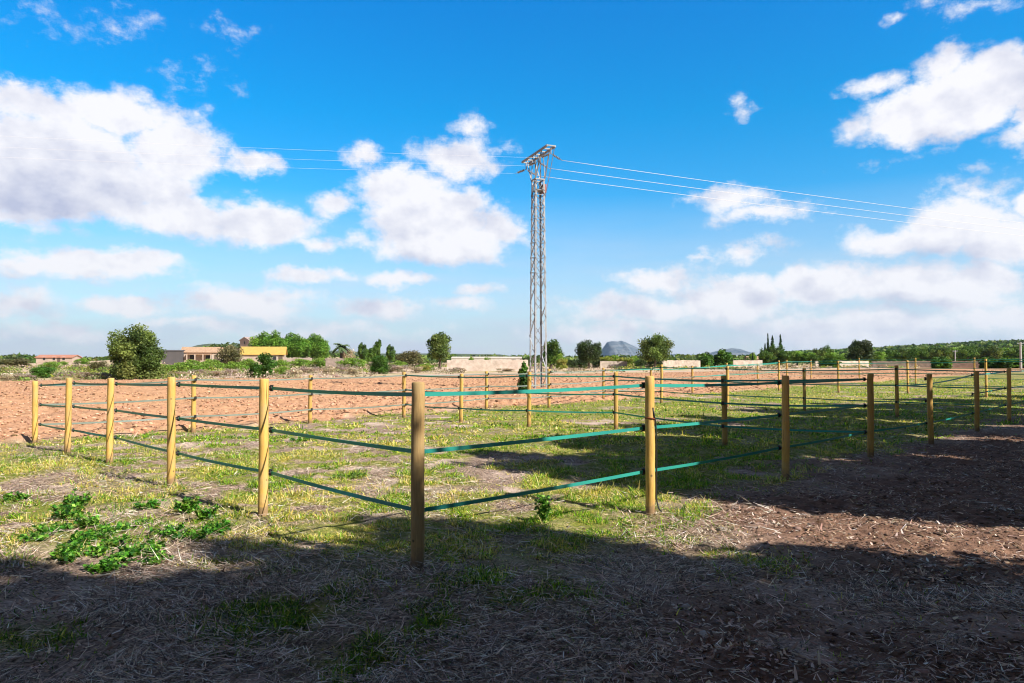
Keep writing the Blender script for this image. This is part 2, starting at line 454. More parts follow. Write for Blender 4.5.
def make_grass():
    Vs, Fs, Cs, b = [], [], [], 0
    for n0, y0, y1, hs, ws in ((760000, 3.2, 13, 1, 1.1), (380000, 13, 60, 1.05, 2.2)):
        x, y = wedge_pts(n0, y0, y1)
        g = grass_mask(x, y); tuft = fbm(x*4, y*4, 111, 3)
        k = rng.random(n0) < np.clip(g*(.15+1.5*sst(.38, .65, tuft)), 0, 1)+.02*(1-earth_mask(x, y))*(1-soil_mask(x, y)[0])
        x, y = x[k], y[k]; n = len(x); g = g[k]
        h = (.018+rng.gamma(2.0, .013, n))*hs*(1-.25*(y < 7))*(.5+1.1*sst(.4, .68, tuft[k]))
        dry = fbm(x*.9, y*.9, 115, 3)+rng.normal(0, .09, n)
        fr = np.clip((dry-.475-.05*sst(0, 3, x))/.13, 0, 1)*sst(4.6, 6.2, y)
        cg = pal(n, [(.11, .26, .012), (.20, .38, .018), (.33, .46, .03), (.05, .14, .012)], .28)
        cd = pal(n, [(.70, .56, .15), (.80, .66, .32), (.50, .45, .08)], .2)
        cg = cg*np.where((y < 5.6) & (n_left(x, y) > 0), .62, 1)[:, None]  # shade of the near left ground put into the blade colour
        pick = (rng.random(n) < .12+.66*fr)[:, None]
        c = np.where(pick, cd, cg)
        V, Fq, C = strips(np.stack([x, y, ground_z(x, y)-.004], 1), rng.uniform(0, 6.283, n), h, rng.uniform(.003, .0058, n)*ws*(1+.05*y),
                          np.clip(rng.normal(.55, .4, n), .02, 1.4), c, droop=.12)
        Vs.append(V); Fs.append(Fq+b); Cs.append(C); b += len(V)
    tag(link("grass", np_mesh("grass", np.concatenate(Vs), np.concatenate(Fs), np.concatenate(Cs)), M['grass']),
        "short green and yellowed grass of the paddock", "grass", kind='stuff')
make_grass()
_ico = None
def lumps(name, x, y, size, cols, mat, label, cat, flat=.7, sink=.3):
    import bmesh
    bm = bmesh.new(); bmesh.ops.create_icosphere(bm, subdivisions=1, radius=1)
    bv = np.array([v.co[:] for v in bm.verts]); bf = np.array([[v.index for v in f.verts] for f in bm.faces]); bm.free()
    n = len(x); k = len(bv)
    r = 1+rng.uniform(-.38, .38, (n, k))
    sc = np.stack([rng.uniform(.7, 1.4, n), rng.uniform(.6, 1.1, n), rng.uniform(.5, 1, n)*flat], 1)
    a = rng.uniform(0, 6.28, n); ca, sa = np.cos(a), np.sin(a)
    L = bv[None]*r[:, :, None]*sc[:, None, :]*size[:, None, None]
    X = L[..., 0]*ca[:, None]-L[..., 1]*sa[:, None]; Yy = L[..., 0]*sa[:, None]+L[..., 1]*ca[:, None]
    z = ground_z(x, y)
    V = np.stack([X+x[:, None], Yy+y[:, None], L[..., 2]+(z+size*flat*(.5-sink))[:, None]], 2).reshape(-1, 3)
    Fs = (bf[None]+(np.arange(n)*k)[:, None, None]).reshape(-1, 3)
    me = np_mesh(name, V, Fs, np.repeat(cols, k, axis=0))
    return tag(link(name, me, mat), label, cat, kind='stuff')
M['clod'] = leaf_mat("loose_earth", 0.0, .95)
def make_clods():
    n = 150000
    x, y = wedge_pts(n, 12.5, 110, .78, .75)
    s, _ = soil_mask(x, y)
    row = .5+.5*np.sin((-.62*x+.78*y)*4.2+1.2*fbm(x*.4, y*.4, 44))
    k = rng.random(n) < s*(.25+.75*row)*(fbm(x*.7, y*.7, 121) > .36)
    x, y = x[k], y[k]; n = len(x)
    size = np.clip(rng.lognormal(-3.95, .45, n), .010, .06)*(1+.011*y)
    c = pal(n, [(.53, .305, .19), (.43, .235, .14), (.60, .365, .24), (.17, .085, .045), (.66, .44, .30)], .14, w=[.30, .26, .20, .21, .03])
    lumps("ploughed_clods", x, y, size, c, M['clod'], "reddish clods turned up across the ploughed field", "soil clods")
    n = 60000
    x, y = wedge_pts(n, 3.3, 30)
    e = earth_mask(x, y)
    k = rng.random(n) < e*(.2+.8*sst(.42, .6, fbm(x*1.1, y*1.1, 131)))+.02*(y < 8)
    x, y = x[k], y[k]; n = len(x)
    size = np.clip(rng.lognormal(-4.5, .5, n), .005, .04)
    c = pal(n, [(.13, .08, .055), (.09, .055, .04), (.22, .15, .11), (.46, .37, .30), (.30, .20, .14)], .2, w=[.36, .30, .2, .04, .10])
    lumps("earth_crumbs", x, y, size, c, M['clod'], "crumbs of earth and wood chips on the dark track", "earth crumbs", flat=.5)
make_clods()
def make_chips():
    x, y = wedge_pts(150000, 3.3, 26)
    e = earth_mask(x, y); b = (1-grass_mask(x, y))*(1-soil_mask(x, y)[0])
    k = rng.random(len(x)) < e*(.15+.85*sst(.40, .58, fbm(x*1.3, y*1.3, 141)))*.62+.12*b
    x, y = x[k], y[k]; n = len(x)
    c = pal(n, [(.50, .35, .26), (.34, .21, .15), (.66, .51, .41), (.14, .085, .06), (.76, .64, .54)], .2, w=[.28, .28, .18, .18, .08])
    V, Fq, C = strips(np.stack([x, y, ground_z(x, y)+rng.uniform(.003, .02, n)], 1), rng.uniform(0, 6.28, n), rng.gamma(3, .009, n)+.008, rng.uniform(.006, .018, n), rng.normal(.1, .35, n), c)
    tag(link("wood_chips", np_mesh("wood_chips", V, Fq, C), M['straw']), "brown wood chips and leaf litter on the track", "wood chips", kind='stuff')
make_chips()

# ------------------------------------------------------------------ foliage
def leaf_quads(C, size, cols, up=.3):
    n = len(C)
    d = rng.normal(size=(n, 3)); d /= np.linalg.norm(d, axis=1)[:, None]
    d[:, 2] += up; d /= np.linalg.norm(d, axis=1)[:, None]
    a = rng.normal(size=(n, 3)); u = np.cross(d, a); u /= np.linalg.norm(u, axis=1)[:, None]; w = np.cross(d, u)
    s = size[:, None]
    V = np.empty((n, 4, 3))
    V[:, 0] = C-u*s*.5; V[:, 1] = C+w*s*.32+d*s*.08; V[:, 2] = C+u*s*.5; V[:, 3] = C-w*s*.32+d*s*.08
    b = np.arange(n)*4
    return V.reshape(-1, 3), np.stack([b, b+1, b+2, b+3], 1), np.repeat(cols, 4, axis=0)
def lump_set(rx, ry, rz, cz, n, rr, low=-.6, rg=None):
    g = rg or rng
    out = []
    while len(out) < n:
        d = g.normal(size=3); d /= np.linalg.norm(d)
        if d[2] < low: continue
        k = g.uniform(.35, .86)
        r = rr*g.uniform(.7, 1.35)
        out.append((d[0]*rx*k, d[1]*ry*k, cz+d[2]*rz*k, r*(rx+ry)/2, r*rz))
    return out
def crown_mesh(name, lmp, nl, size, palette, var=.16):
    lmp = np.array(lmp); w = lmp[:, 3]**2; w = w/w.sum()
    i = rng.choice(len(lmp), nl, p=w)
    d = rng.normal(size=(nl, 3)); d /= np.linalg.norm(d, axis=1)[:, None]
    rad = rng.random(nl)**.45
    rough = 1+.25*(rng.random(nl)-.5)
    P = lmp[i, :3]+d*rad[:, None]*np.stack([lmp[i, 3], lmp[i, 3], lmp[i, 4]], 1)*rough[:, None]
    lc = pal(len(lmp), palette, .13)
    c = lc[i]*(1+rng.normal(0, var, (nl, 1)))
    V, Fq, C = leaf_quads(P, size*rng.uniform(.6, 1.3, nl), np.clip(c, .005, .8))
    return np_mesh(name, V, Fq, C)
def trunk_mb(h, r, limbs, spread, lean=.1):
    mb = MB(); top = Vector((random.uniform(-lean, lean), random.uniform(-lean, lean), h))
    pts = [Vector((0, 0, -.1)), top*.33+Vector((random.uniform(-.05, .05), 0, 0)), top*.7, top]
    mb.tube(pts, [r*1.35, r, r*.85, r*.7], 8)
    for k in range(limbs):
        a = 2*math.pi*(k+random.random()*.6)/limbs; el = random.uniform(.5, 1.2)
        s0 = top*random.uniform(.6, .98); L = spread*random.uniform(.7, 1.1)
        e = s0+Vector((math.cos(a)*math.cos(el), math.sin(a)*math.cos(el), math.sin(el)))*L
        m_ = (s0+e)/2+Vector((0, 0, -.08*L))
        mb.tube([s0, m_, e], [r*.5, r*.32, r*.1], 6)
        for q in range(2):
            b = a+random.uniform(-1, 1); e2 = m_+Vector((math.cos(b)*.5, math.sin(b)*.5, .55))*L*.55
            mb.tube([m_, e2], [r*.25, r*.06], 5)
    return mb

PAL = {
 'olive': [(.08, .12, .028), (.12, .165, .04), (.05, .08, .02), (.16, .20, .055)],
 'carob': [(.065, .12, .02), (.10, .17, .03), (.045, .09, .016)],
 'dark': [(.04, .07, .022), (.06, .09, .03), (.035, .05, .018)],
 'pine': [(.10, .20, .025), (.14, .25, .035), (.075, .15, .02)],
 'bright': [(.13, .22, .03), (.18, .27, .045), (.09, .17, .022)],
 'bush': [(.055, .13, .02), (.08, .17, .025), (.04, .095, .015)],
 'dry': [(.36, .29, .22), (.27, .21, .16), (.42, .35, .24), (.20, .17, .10)],
 'mauve': [(.36, .27, .25), (.28, .21, .20), (.42, .34, .28), (.22, .19, .12)],
 'yellow': [(.26, .27, .05), (.34, .33, .09), (.18, .21, .04)],
 'brown': [(.13, .12, .055), (.17, .15, .075), (.09, .09, .04)],
 'cypress': [(.025, .055, .02), (.04, .075, .028)],
}
def tree_proto(kind, h, w, nl, leaf, palette, trunk_frac=.28, nlump=34, low=-.6, rr=.34, trunk_r=None, shape='round'):
    """unit-less tree at origin"""
    root = empty("tree_root")
    ch = h*(1-trunk_frac)
    if shape == 'cone':
        lm = []
        for k in range(nlump):
            t = (k+.5)/nlump; rad = w/2*(1-t)**.8*.75+.03*w
            a = random.uniform(0, 6.28); o = rad*.35
            lm.append((math.cos(a)*o, math.sin(a)*o, h*(.08+.9*t), rad, h*.09))
    else:
        cz = h*trunk_frac+ch*.5
        lm = lump_set(w/2*.88, w/2*.88, ch/2*.9, cz, nlump, rr, low)
        if trunk_frac < .06:   # shrubs: skirt of foliage down to the ground
            lm += [(x*1.02, y*1.02, max(rz*.7, z*.35), r, rz) for x, y, z, r, rz in lm[::2]]
        else:
            lm += [(x*.8, y*.8, h*trunk_frac+ch*.22+.2*z*.3, r, rz) for x, y, z, r, rz in lm[::3]]
    me = crown_mesh("crown", lm, nl, leaf, PAL[palette])
    link("crown", me, M['leaf'], root)
    tr = trunk_r or h*.035
    trunk_mb(h*(trunk_frac+.22) if shape != 'cone' else h*.3, tr, 5 if shape != 'cone' else 0, min(w*.4, ch*.5)).build("trunk", M['bark'], root)
    return root
protos = {}
def proto(key, *a, **k):
    if key not in protos:
        protos[key] = [tree_proto(*a, **k), False]
    return protos[key]
def place(key, name, px, base, top, width, Y, label, cat, group=None, rz=None, zoff=0):
    """a tree whose crown top, base and width follow the photo, standing at depth Y"""
    pr = protos[key]; src = pr[0]
    X = (px-512)/F*Y
    b = at(px, base, Y).z if base is not None else gz1(X, Y)
    g = gz1(X, Y)
    t = at(px, top, Y).z
    o = src if not pr[1] else copy_tree(src)
    pr[1] = True
    hh = t-g; ww = width/F*Y
    h0, w0 = pr[2], pr[3]
    o.name = name; o.location = (X, Y, g-zoff)
    o.scale = (ww/w0, ww/w0, (hh+zoff)/h0)
    o.rotation_euler = (0, 0, random.uniform(0, 6.28) if rz is None else rz)
    tag(o, label, cat, group)
    return o
def reg(key, *a, **k):
    if key in protos: return
    pr = [tree_proto(key, *a, **k), False, a[0], a[1]]; protos[key] = pr
ORD = ["first", "second", "third", "fourth", "fifth", "sixth", "seventh", "eighth", "ninth", "tenth", "eleventh", "twelfth",
       "thirteenth", "fourteenth", "fifteenth", "sixteenth", "seventeenth", "eighteenth", "nineteenth", "twentieth",
       "twenty-first", "twenty-second", "twenty-third", "twenty-fourth", "twenty-fifth", "twenty-sixth", "twenty-seventh", "twenty-eighth", "twenty-ninth", "thirtieth"]

# single field trees, each with a crown of its own
reg('big', 4.7, 4.9, 36000, .17, 'olive', trunk_frac=.05, nlump=76, rr=.27, low=-.9)
place('big', "carob_tree", 136, None, 322.5, 62, 56, "big round olive-green tree at the far left edge of the ploughed field", "tree", rz=.4)
reg('t440', 6.6, 6.6, 9000, .30, 'olive', trunk_frac=.14, nlump=34, rr=.30, low=-.5)
place('t440', "olive_tree", 440, None, 331, 37, 120, "round loose-leaved tree left of the white wall, its trunk showing", "tree", rz=1.0)
reg('t550', 6.4, 5.0, 7000, .32, 'carob', trunk_frac=.08, nlump=30, low=-.9)
place('t550', "carob_tree", 551, None, 336, 29, 125, "dark green tree right behind the foot of the steel pylon", "tree")
reg('t588', 6.4, 6.4, 9000, .30, 'dark', trunk_frac=.12, nlump=34, low=-.8)
place('t588', "carob_tree", 588.5, None, 336, 31, 130, "small dark round tree between the pylon and the blue mountain", "tree")
reg('t655', 6.6, 8.6, 11000, .32, 'olive', trunk_frac=.10, nlump=40, low=-.6)
place('t655', "carob_tree", 655, None, 332, 43, 135, "wide flat-topped tree just right of the blue mountain", "tree")
reg('t858', 5, 6, 8000, .35, 'dark', trunk_frac=.1, nlump=34, low=-.8)
place('t858', "carob_tree", 859, None, 338.5, 30, 190, "dark rounded tree standing above the green trees right of the cypresses", "tree")
reg('b42', 2.0, 2.6, 6000, .14, 'bush', trunk_frac=.02, nlump=26, low=-.9, trunk_r=.05)
place('b42', "round_bush", 42.5, None, 365, 28, 62, "small dark green round bush at the left end of the field edge", "bush")
reg('b263', 2.0, 2.2, 6000, .14, 'bush', trunk_frac=.02, nlump=26, low=-.9, trunk_r=.05)
place('b263', "round_bush", 263, None, 353, 31, 64, "dense green bush below the ochre-roofed house", "bush")
reg('b379', 2.0, 2.3, 9000, .10, 'bush', trunk_frac=.01, nlump=40, low=-.9, rr=.30, trunk_r=.05)
place('b379', "clipped_bush", 379.5, None, 353.5, 27, 80, "smooth egg-shaped clipped green bush at the field edge", "bush")
reg('b720', 2.0, 2.4, 6000, .2, 'bush', trunk_frac=.02, nlump=24, low=-.9, trunk_r=.05)
place('b720', "round_bush", 722, None, 349, 26, 150, "larger of two round green bushes before the pale wall", "bush")
place('b720', "round_bush", 706, None, 352, 20, 148, "smaller left one of two round green bushes", "bush")
# pine group behind the ochre house
reg('pine', 9, 6, 9000, .38, 'pine', trunk_frac=.10, nlump=26, low=-.5)
for i, (px, top, w, Y) in enumerate([(261, 332, 30, 235), (275, 331, 27, 228), (288, 333, 30, 240), (300, 335, 28, 230), (312, 334, 29, 238), (321, 335.5, 22, 226)]):
    place('pine', "pine_tree", px, None, top, w, Y, f"{ORD[i]} pine from the left in the clump behind the ochre roof", "tree", "pines behind the ochre roofed house")
# loose dark trees
reg('loose', 6, 5, 3500, .36, 'carob', trunk_frac=.16, nlump=13, low=-.4, rr=.30)
for i, (px, top, w, Y) in enumerate([(362, 341, 15, 170), (377, 337.5, 15, 175), (390, 343, 14, 168), (368, 347, 20, 172)]):
    place('loose', "loose_tree", px, None, top, w, Y, f"{ORD[i]} gappy dark tree behind the clipped bush", "tree", "gappy trees behind the clipped bush")
# shrubs in front of the houses and along the field edge
reg('brownsh', 4, 4.5, 5000, .24, 'brown', trunk_frac=.03, nlump=26, low=-.9, trunk_r=.08)
place('brownsh', "brown_shrub", 229, None, 343.5, 31, 150, "large brownish-green shrub right of the tan-roofed house", "shrub")
place('brownsh', "olive_shrub", 100, None, 360, 24, 95, "low olive shrub just left of the big round tree", "shrub")
place('brownsh', "olive_shrub", 14, None, 358, 50, 140, "wide olive scrub left of the far cream house", "shrub")
place('brownsh', "olive_shrub", 412, None, 349, 34, 150, "olive scrub left of the loose-leaved tree", "shrub")
reg('dry', 1.6, 3.2, 2600, .13, 'mauve', trunk_frac=.02, nlump=22, low=-.2, trunk_r=.03)
reg('dryb', 1.5, 3.0, 2600, .13, 'dry', trunk_frac=.02, nlump=22, low=-.2, trunk_r=.03)
dl = [(4, 374, 26, 52), (22, 373, 26, 54), (68, 371, 24, 58), (86, 371, 26, 57), (104, 372, 22, 58), (60, 376, 20, 53), (198, 369, 26, 68), (214, 370, 22, 66), (232, 368, 26, 70),
      (292, 369, 24, 72), (308, 366, 30, 78), (326, 367, 26, 78), (343, 364, 30, 80), (354, 367, 24, 76), (398, 364, 30, 84), (416, 366, 22, 86), (458, 367, 20, 92), (505, 368, 24, 96), (178, 371, 24, 66)]
for i, (px, top, w, Y) in enumerate(sorted(dl)):
    place('dry' if i % 2 else 'dryb', "dry_shrub", px, None, top, w, Y, f"dry leafless {'mauve' if i % 2 else 'straw-coloured'} thicket on the field edge, {ORD[i]} from the left", "shrub", "dry thickets along the field edge")
reg('gr', 1.6, 3.0, 3000, .16, 'bright', trunk_frac=.02, nlump=22, low=-.3, trunk_r=.03)
gl = [(192, 359, 22, 120), (213, 358.5, 24, 122), (247, 358, 22, 118), (283, 359, 20, 116), (50, 361, 22, 120), (185, 362, 34, 90), (166, 364, 22, 88), (206, 363, 28, 92), (236, 361, 26, 90), (282, 366, 18, 76), (318, 357, 24, 130), (352, 357, 34, 120), (300, 358, 26, 128), (425, 363, 22, 100), (398, 360, 20, 112),
      (560, 353, 16, 118), (472, 356, 10, 112), (488, 356.5, 13, 112), (612, 354.5, 26, 150), (633, 355, 14, 160), (752, 352, 10, 260), (82, 358, 16, 200), (64, 361, 12, 180)]
for i, (px, top, w, Y) in enumerate(sorted(gl)):
    place('gr', "green_shrub", px, None, top, w, Y, f"low light green shrub beyond the ploughed field, {ORD[i]} from the left", "shrub", "low green shrubs beyond the field")
reg('yl', 1.8, 3.2, 3000, .2, 'yellow', trunk_frac=.02, nlump=22, low=-.3, trunk_r=.03)
for i, (px, top, w, Y) in enumerate([(606, 355, 18, 142), (625, 356, 20, 145), (562, 357, 14, 116), (425, 364, 14, 95), (156, 372, 16, 60)]):
    place('yl', "yellow_shrub", px, None, top, w, Y, f"yellow-green shrub {['before the blue mountain, left one of two', 'before the blue mountain, right one of two', 'at the foot of the tree behind the pylon', 'left of the loose-leaved tree', 'at the foot of the big round tree'][i]}", "shrub")
# hedge row 563-600 and 640-655
reg('hedge', 2.2, 4.4, 4000, .2, 'dark', trunk_frac=.02, nlump=24, low=-.5, trunk_r=.05)
for i, (px, top, w, Y) in enumerate([(570, 359, 18, 140), (583, 358, 20, 142), (599, 359, 16, 144), (640, 358.5, 18, 148), (654, 358, 20, 140), (669, 359, 14, 146), (525, 357, 16, 190), (514, 358, 14, 200)]):
    place('hedge', "dark_hedge_bush", px, None, top, w, Y, f"low dark bush in the hedge under the field trees, {['left of the dark round tree', 'under the dark round tree', 'right of the dark round tree', 'left of the wide tree', 'under the wide tree', 'right of the wide tree', 'close left of the pylon', 'beside the white building'][i]}", "bush", "hedge bushes under the field trees")
# cypresses and the garden trees right
reg('cyp', 9, 1.1, 2600, .3, 'cypress', trunk_frac=.02, nlump=22, shape='cone', trunk_r=.12)
for i, (px, top, w) in enumerate([(768, 332.5, 4.5), (772.5, 335, 7.5), (780.5, 333.5, 6), (765, 343, 5), (752.5, 352, 3.4)]):
    place('cyp', "cypress_tree", px, None, top, w, 210+i*4, ["thinnest tall cypress of the dark group", "bushy-topped cypress in the middle of the dark group", "pointed cypress at the right of the dark group", "short cypress at the left of the dark group", "tiny lone cypress beside the far small house"][i], "cypress")
reg('gard', 6, 6, 4500, .34, 'bright', trunk_frac=.1, nlump=24, low=-.7)
reg('gard2', 6, 6, 4500, .34, 'carob', trunk_frac=.1, nlump=24, low=-.7)
reg('gard3', 6, 6, 4500, .34, 'olive', trunk_frac=.1, nlump=20, low=-.7)
right = [(771, 342, 12, 208, 1), (779, 343, 13, 209, 1), (764, 347, 12, 203, 1), (768, 350, 20, 200, 1), (777, 346, 18, 205, 2), (786, 349, 20, 202, 1), (797, 348, 24, 206, 0), (808, 350, 20, 204, 0), (820, 346, 18, 215, 2), (826, 343.5, 14, 220, 1), (834, 350, 24, 208, 0), (844, 351, 20, 206, 0), (816, 353, 18, 200, 1),
         (876, 349, 22, 230, 0), (889, 348, 24, 240, 1), (902, 347, 26, 250, 2), (914, 346, 24, 236, 1), (927, 344.5, 28, 246, 1), (941, 345, 24, 232, 2), (953, 344, 24, 250, 0), (966, 344.5, 26, 240, 1), (979, 343, 26, 254, 1), (992, 343.5, 26, 238, 2), (1004, 345, 28, 248, 0), (1018, 344, 28, 240, 1), (1032, 343, 28, 250, 2)]
for i, (px, top, w, Y, k) in enumerate(sorted(right)):
    place(['gard', 'gard2', 'gard3'][k], "garden_tree", px, None, top, w, Y, f"bushy {['light green', 'deep green', 'olive green'][k]} tree in the right-hand tree line, {ORD[i]} from its left end", "tree", "trees lining the right horizon")
for i, (px, top, w, Y) in enumerate([(940, 356, 22, 130), (988, 356.5, 22, 135), (1004, 357, 24, 132), (1020, 357, 26, 134), (830, 358, 24, 150), (895, 358.5, 16, 150)]):
    place('b720', "round_bush", px, None, top, w, Y, ["low green bush below the small white pole", "low green bush by the pale wall's right end, left of a row of three", "middle one of three low green bushes at the right edge", "rightmost low green bush by the concrete pole", "low green bush before the garden trees", "small green bush left of the stretch of pale stone wall"][i], "bush")
# palm and sapling
def palm(px, top, Y, label, crown_px):
    X = (px-512)/F*Y; g = gz1(X, Y); h = at(px, top, Y).z-g; w = crown_px/F*Y/2
    o = empty("palm_tree", (X, Y, g), 0, label, "palm tree")
    MB().tube([(0, 0, -.1), (.08, 0, h*.4), (0, 0, h*.8)], [.32, .26, .22], 8).build("trunk", M['bark'], o)
    Vs, Fs = [], []; b = 0
    mb = MB()
    for k in range(26):
        a = 6.283*k/26+random.random()*.3; e = random.uniform(-.3, 1.3)
        for j in range(5):
            t0, t1 = j/5, (j+1)/5
            def P(t): return Vector((math.cos(a)*w*t*math.cos(e*.6), math.sin(a)*w*t*math.cos(e*.6), h*.8+math.sin(e)*w*t*.9-w*.55*t*t))
            wd0, wd1 = .32*(1-abs(t0-.45)), .32*(1-abs(t1-.45))*(.3 if j == 4 else 1); s = Vector((-math.sin(a), math.cos(a), 0))
            p, q = P(t0), P(t1)
            mb.add([p-s*wd0+Vector((0, 0, -.12)), p, q, q-s*wd1+Vector((0, 0, -.12))], [(0, 1, 2, 3)])
            mb.add([p+s*wd0+Vector((0, 0, -.12)), p, q, q+s*wd1+Vector((0, 0, -.12))], [(3, 2, 1, 0)])
    mb.build("fronds", M['frond'], o)
M['frond'] = simple_mat("palm_frond", (.05, .09, .03), (.09, .13, .05), 3, .6)
palm(341, 341, 130, "palm tree with dark fronds among dry brush near the pines", 20)
palm(626, 354, 300, "tiny far palm standing before the blue mountain", 7)
place('dryb', "dry_shrub", 347, None, 347, 22, 132, "tall straw-coloured brush beside the palm", "shrub")
sap = empty("sapling", (on_ground(524, 392)[0], on_ground(524, 392)[1], 0), 0, "slim green sapling growing left of the pylon's foot", "sapling")
link("crown", crown_mesh("crown", [(0, 0, .35, .34, .35), (.1, .05, .65, .3, .3), (-.08, 0, .9, .24, .25), (.02, 0, 1.15, .17, .2), (.0, 0, 1.36, .09, .16)], 1500, .13, PAL['bush']), M['leaf'], sap)
MB().tube([(0, 0, 0), (.02, 0, .7), (0, 0, 1.3)], [.03, .02, .008], 6).build("trunk", M['bark'], sap)

# shade trees standing right of and behind the viewpoint
reg('shade', 9.5, 5.0, 15000, .28, 'carob', trunk_frac=.12, nlump=64, low=-.9, rr=.24, trunk_r=.2)
def shade_tree(q, p0, h, w, lab):
    x, y = .57*q-.82*p0, .82*q+.57*p0
    pr = protos['shade']; o = pr[0] if not pr[1] else copy_tree(pr[0]); pr[1] = True
    o.name = "windbreak_tree"; o.location = (x, y, gz1(x, y)); o.scale = (w/5.0, w/5.0, h/9.5); o.rotation_euler = (0, 0, random.uniform(0, 6.28))
    tag(o, lab, "tree", "windbreak trees beside the track")
SH = [(-6.5, -5.2, 9.5, 4.8), (-3.6, -5.0, 9.5, 4.6), (-.8, -5.0, 9.5, 4.6), (1.9, -5.0, 9.4, 4.4), (3.4, -5.2, 9.0, 3.4), (4.6, -5.5, 8.6, 3.4), (5.75, -3.4, 4.5, 2.3), (9.5, -4.4, 9.8, 3.9), (8.8, -2.6, 6.6, 2.6), (12.2, -4.6, 10.2, 4.6), (15.4, -4.8, 10.4, 4.6), (18.8, -5.2, 10.4, 5.0), (23, -5.8, 10.2, 5.4), (27, -6.8, 10.2, 5.4), (32, -9.4, 10.6, 5.8), (37, -12, 10.6, 5.8)]
for i, (q, p0, h, w) in enumerate(SH):
    shade_tree(q, p0, h, w, f"tall windbreak tree whose shade falls on the track, {ORD[i]} along its row")

# woods on the right hill
def hill_woods():
    n = 5200
    x = rng.uniform(330, 1100, n); y = rng.uniform(420, 1150, n)
    z = gz(x, y); k = z > 6
    x, y, z = x[k], y[k], z[k]; n = len(x)
    per = 14
    r = rng.uniform(3.0, 6.0, n)
    d = rng.normal(size=(n, per, 3)); d /= np.linalg.norm(d, axis=2)[..., None]; d[..., 2] = np.abs(d[..., 2])
    C = np.stack([x, y, z+1.5], 1)[:, None]+d*(r[:, None, None])*np.array([1, 1, .9])
    c = pal(n, PAL['carob']+PAL['olive'], .2)
    V, Fq, Cc = leaf_quads(C.reshape(-1, 3), np.repeat(r*1.1, per)*rng.uniform(.7, 1.2, n*per), np.repeat(c, per, axis=0), up=.6)
    tag(link("hill_woodland", np_mesh("hill_woodland", V, Fq, Cc), M['leaf']), "dense scrub woodland covering the right-hand hill", "woodland", kind='stuff')
hill_woods()
# thin line of far trees along the whole horizon
def far_line():
    n = 2600
    px = rng.uniform(-60, 1090, n); Y = rng.uniform(300, 520, n)
    x = (px-512)/F*Y; z = gz(x, Y)
    r = rng.uniform(1.2, 3.4, n)*Y/400*(.55+.9*fbm(px*.02, Y*0, 77, 3)); per = 14
    k = (px < 20) | (rng.random(n) < .8)
    x, Y, z, r = x[k], Y[k], z[k], r[k]; n = len(x)
    d = rng.normal(size=(n, per, 3)); d /= np.linalg.norm(d, axis=2)[..., None]; d[..., 2] = np.abs(d[..., 2])
    C = np.stack([x, Y, z+.2], 1)[:, None]+d*(r[:, None, None])*np.array([1.6, 1.6, 1])
    c = pal(n, PAL['carob']+PAL['olive']+PAL['dark'], .2)
    V, Fq, Cc = leaf_quads(C.reshape(-1, 3), np.repeat(r*1.0, per)*rng.uniform(.7, 1.2, n*per), np.repeat(c, per, axis=0), up=.6)
    tag(link("far_hedgerows", np_mesh("far_hedgerows", V, Fq, Cc), M['leaf']), "low hedgerows and scrub along the flat horizon", "hedgerow", kind='stuff')
far_line()

def brush_belt():
    n = 9000
    Y = rng.uniform(46, 260, n)**1.0; px = rng.uniform(-80, 1090, n); x = (px-512)/F*Y
    _, fl_ = soil_mask(x, Y)
    d = Y-fl_
    pn = fbm(x*.08, Y*.05, 301, 3)
    k = (d > 1.5) & (rng.random(n) < np.where(px < 470, .95, .4)*sst(.36, .56, pn+.04)) & (d < 150)
    x, Y, d = x[k], Y[k], d[k]; n = len(x); z = ground_z(x, Y)
    r = rng.uniform(.25, .75, n)*(1+.35*(d > 40)); per = 26
    dd = rng.normal(size=(n, per, 3)); dd /= np.linalg.norm(dd, axis=2)[..., None]; dd[..., 2] = np.abs(dd[..., 2])
    C = np.stack([x, Y, z], 1)[:, None]+dd*r[:, None, None]*rng.random((n, per, 1))**.4*np.array([1.5, 1.5, .95])
    gr = fbm(x*.06+9, Y*.04, 311, 3)
    c = np.where((gr > .52)[:, None], pal(n, PAL['brown']+PAL['bright']+PAL['olive']+PAL['yellow'], .2), pal(n, PAL['mauve']+PAL['dry'], .2))
    V, Fq, Cc = leaf_quads(C.reshape(-1, 3), np.repeat(.10+.0011*Y, per)*rng.uniform(.7, 1.5, n*per), np.repeat(c, per, axis=0)*rng.uniform(.75, 1.25, (n*per, 1)), up=.3)
    tag(link("brush", np_mesh("brush", V, Fq, Cc), M['leaf']), "dry mauve and olive brush covering the land beyond the ploughed field", "brush", kind='stuff')
brush_belt()

# ------------------------------------------------------------------ mountains (real ridges kilometres away)
def mountain(name, pts, Y, depth, mat, label, base_py=362):
    pts = np.array(pts, float); px = np.arange(pts[0, 0], pts[-1, 0], .7)
    top = np.interp(px, pts[:, 0], pts[:, 1])
    n = len(px); rows = 15
    V = []
    for j in range(rows):
        t = j/(rows-1)*2-1
        for i in range(n):
            Yr = Y+t*depth
            hgt = max(0, (360-top[i])/F*Y)
            prof = (1-abs(t))**.75
            rr = 1+(vn(np.array([i*.35+j*3.1]), np.array([j*.9]), 201)[0]-.5)*.5*(1-prof)
            x = (px[i]-512)/F*Y
            V.append((x, Yr, -5+(hgt+5)*prof*rr))
    V = np.array(V)
    ii = (np.arange(rows-1)[:, None]*n+np.arange(n-1)[None, :]).ravel()
    o = link(name, np_mesh(name, V, np.stack([ii, ii+1, ii+n+1, ii+n], 1)), mat)
    tag(o, label, "mountain" if "mount" in name else "hills", kind='structure')
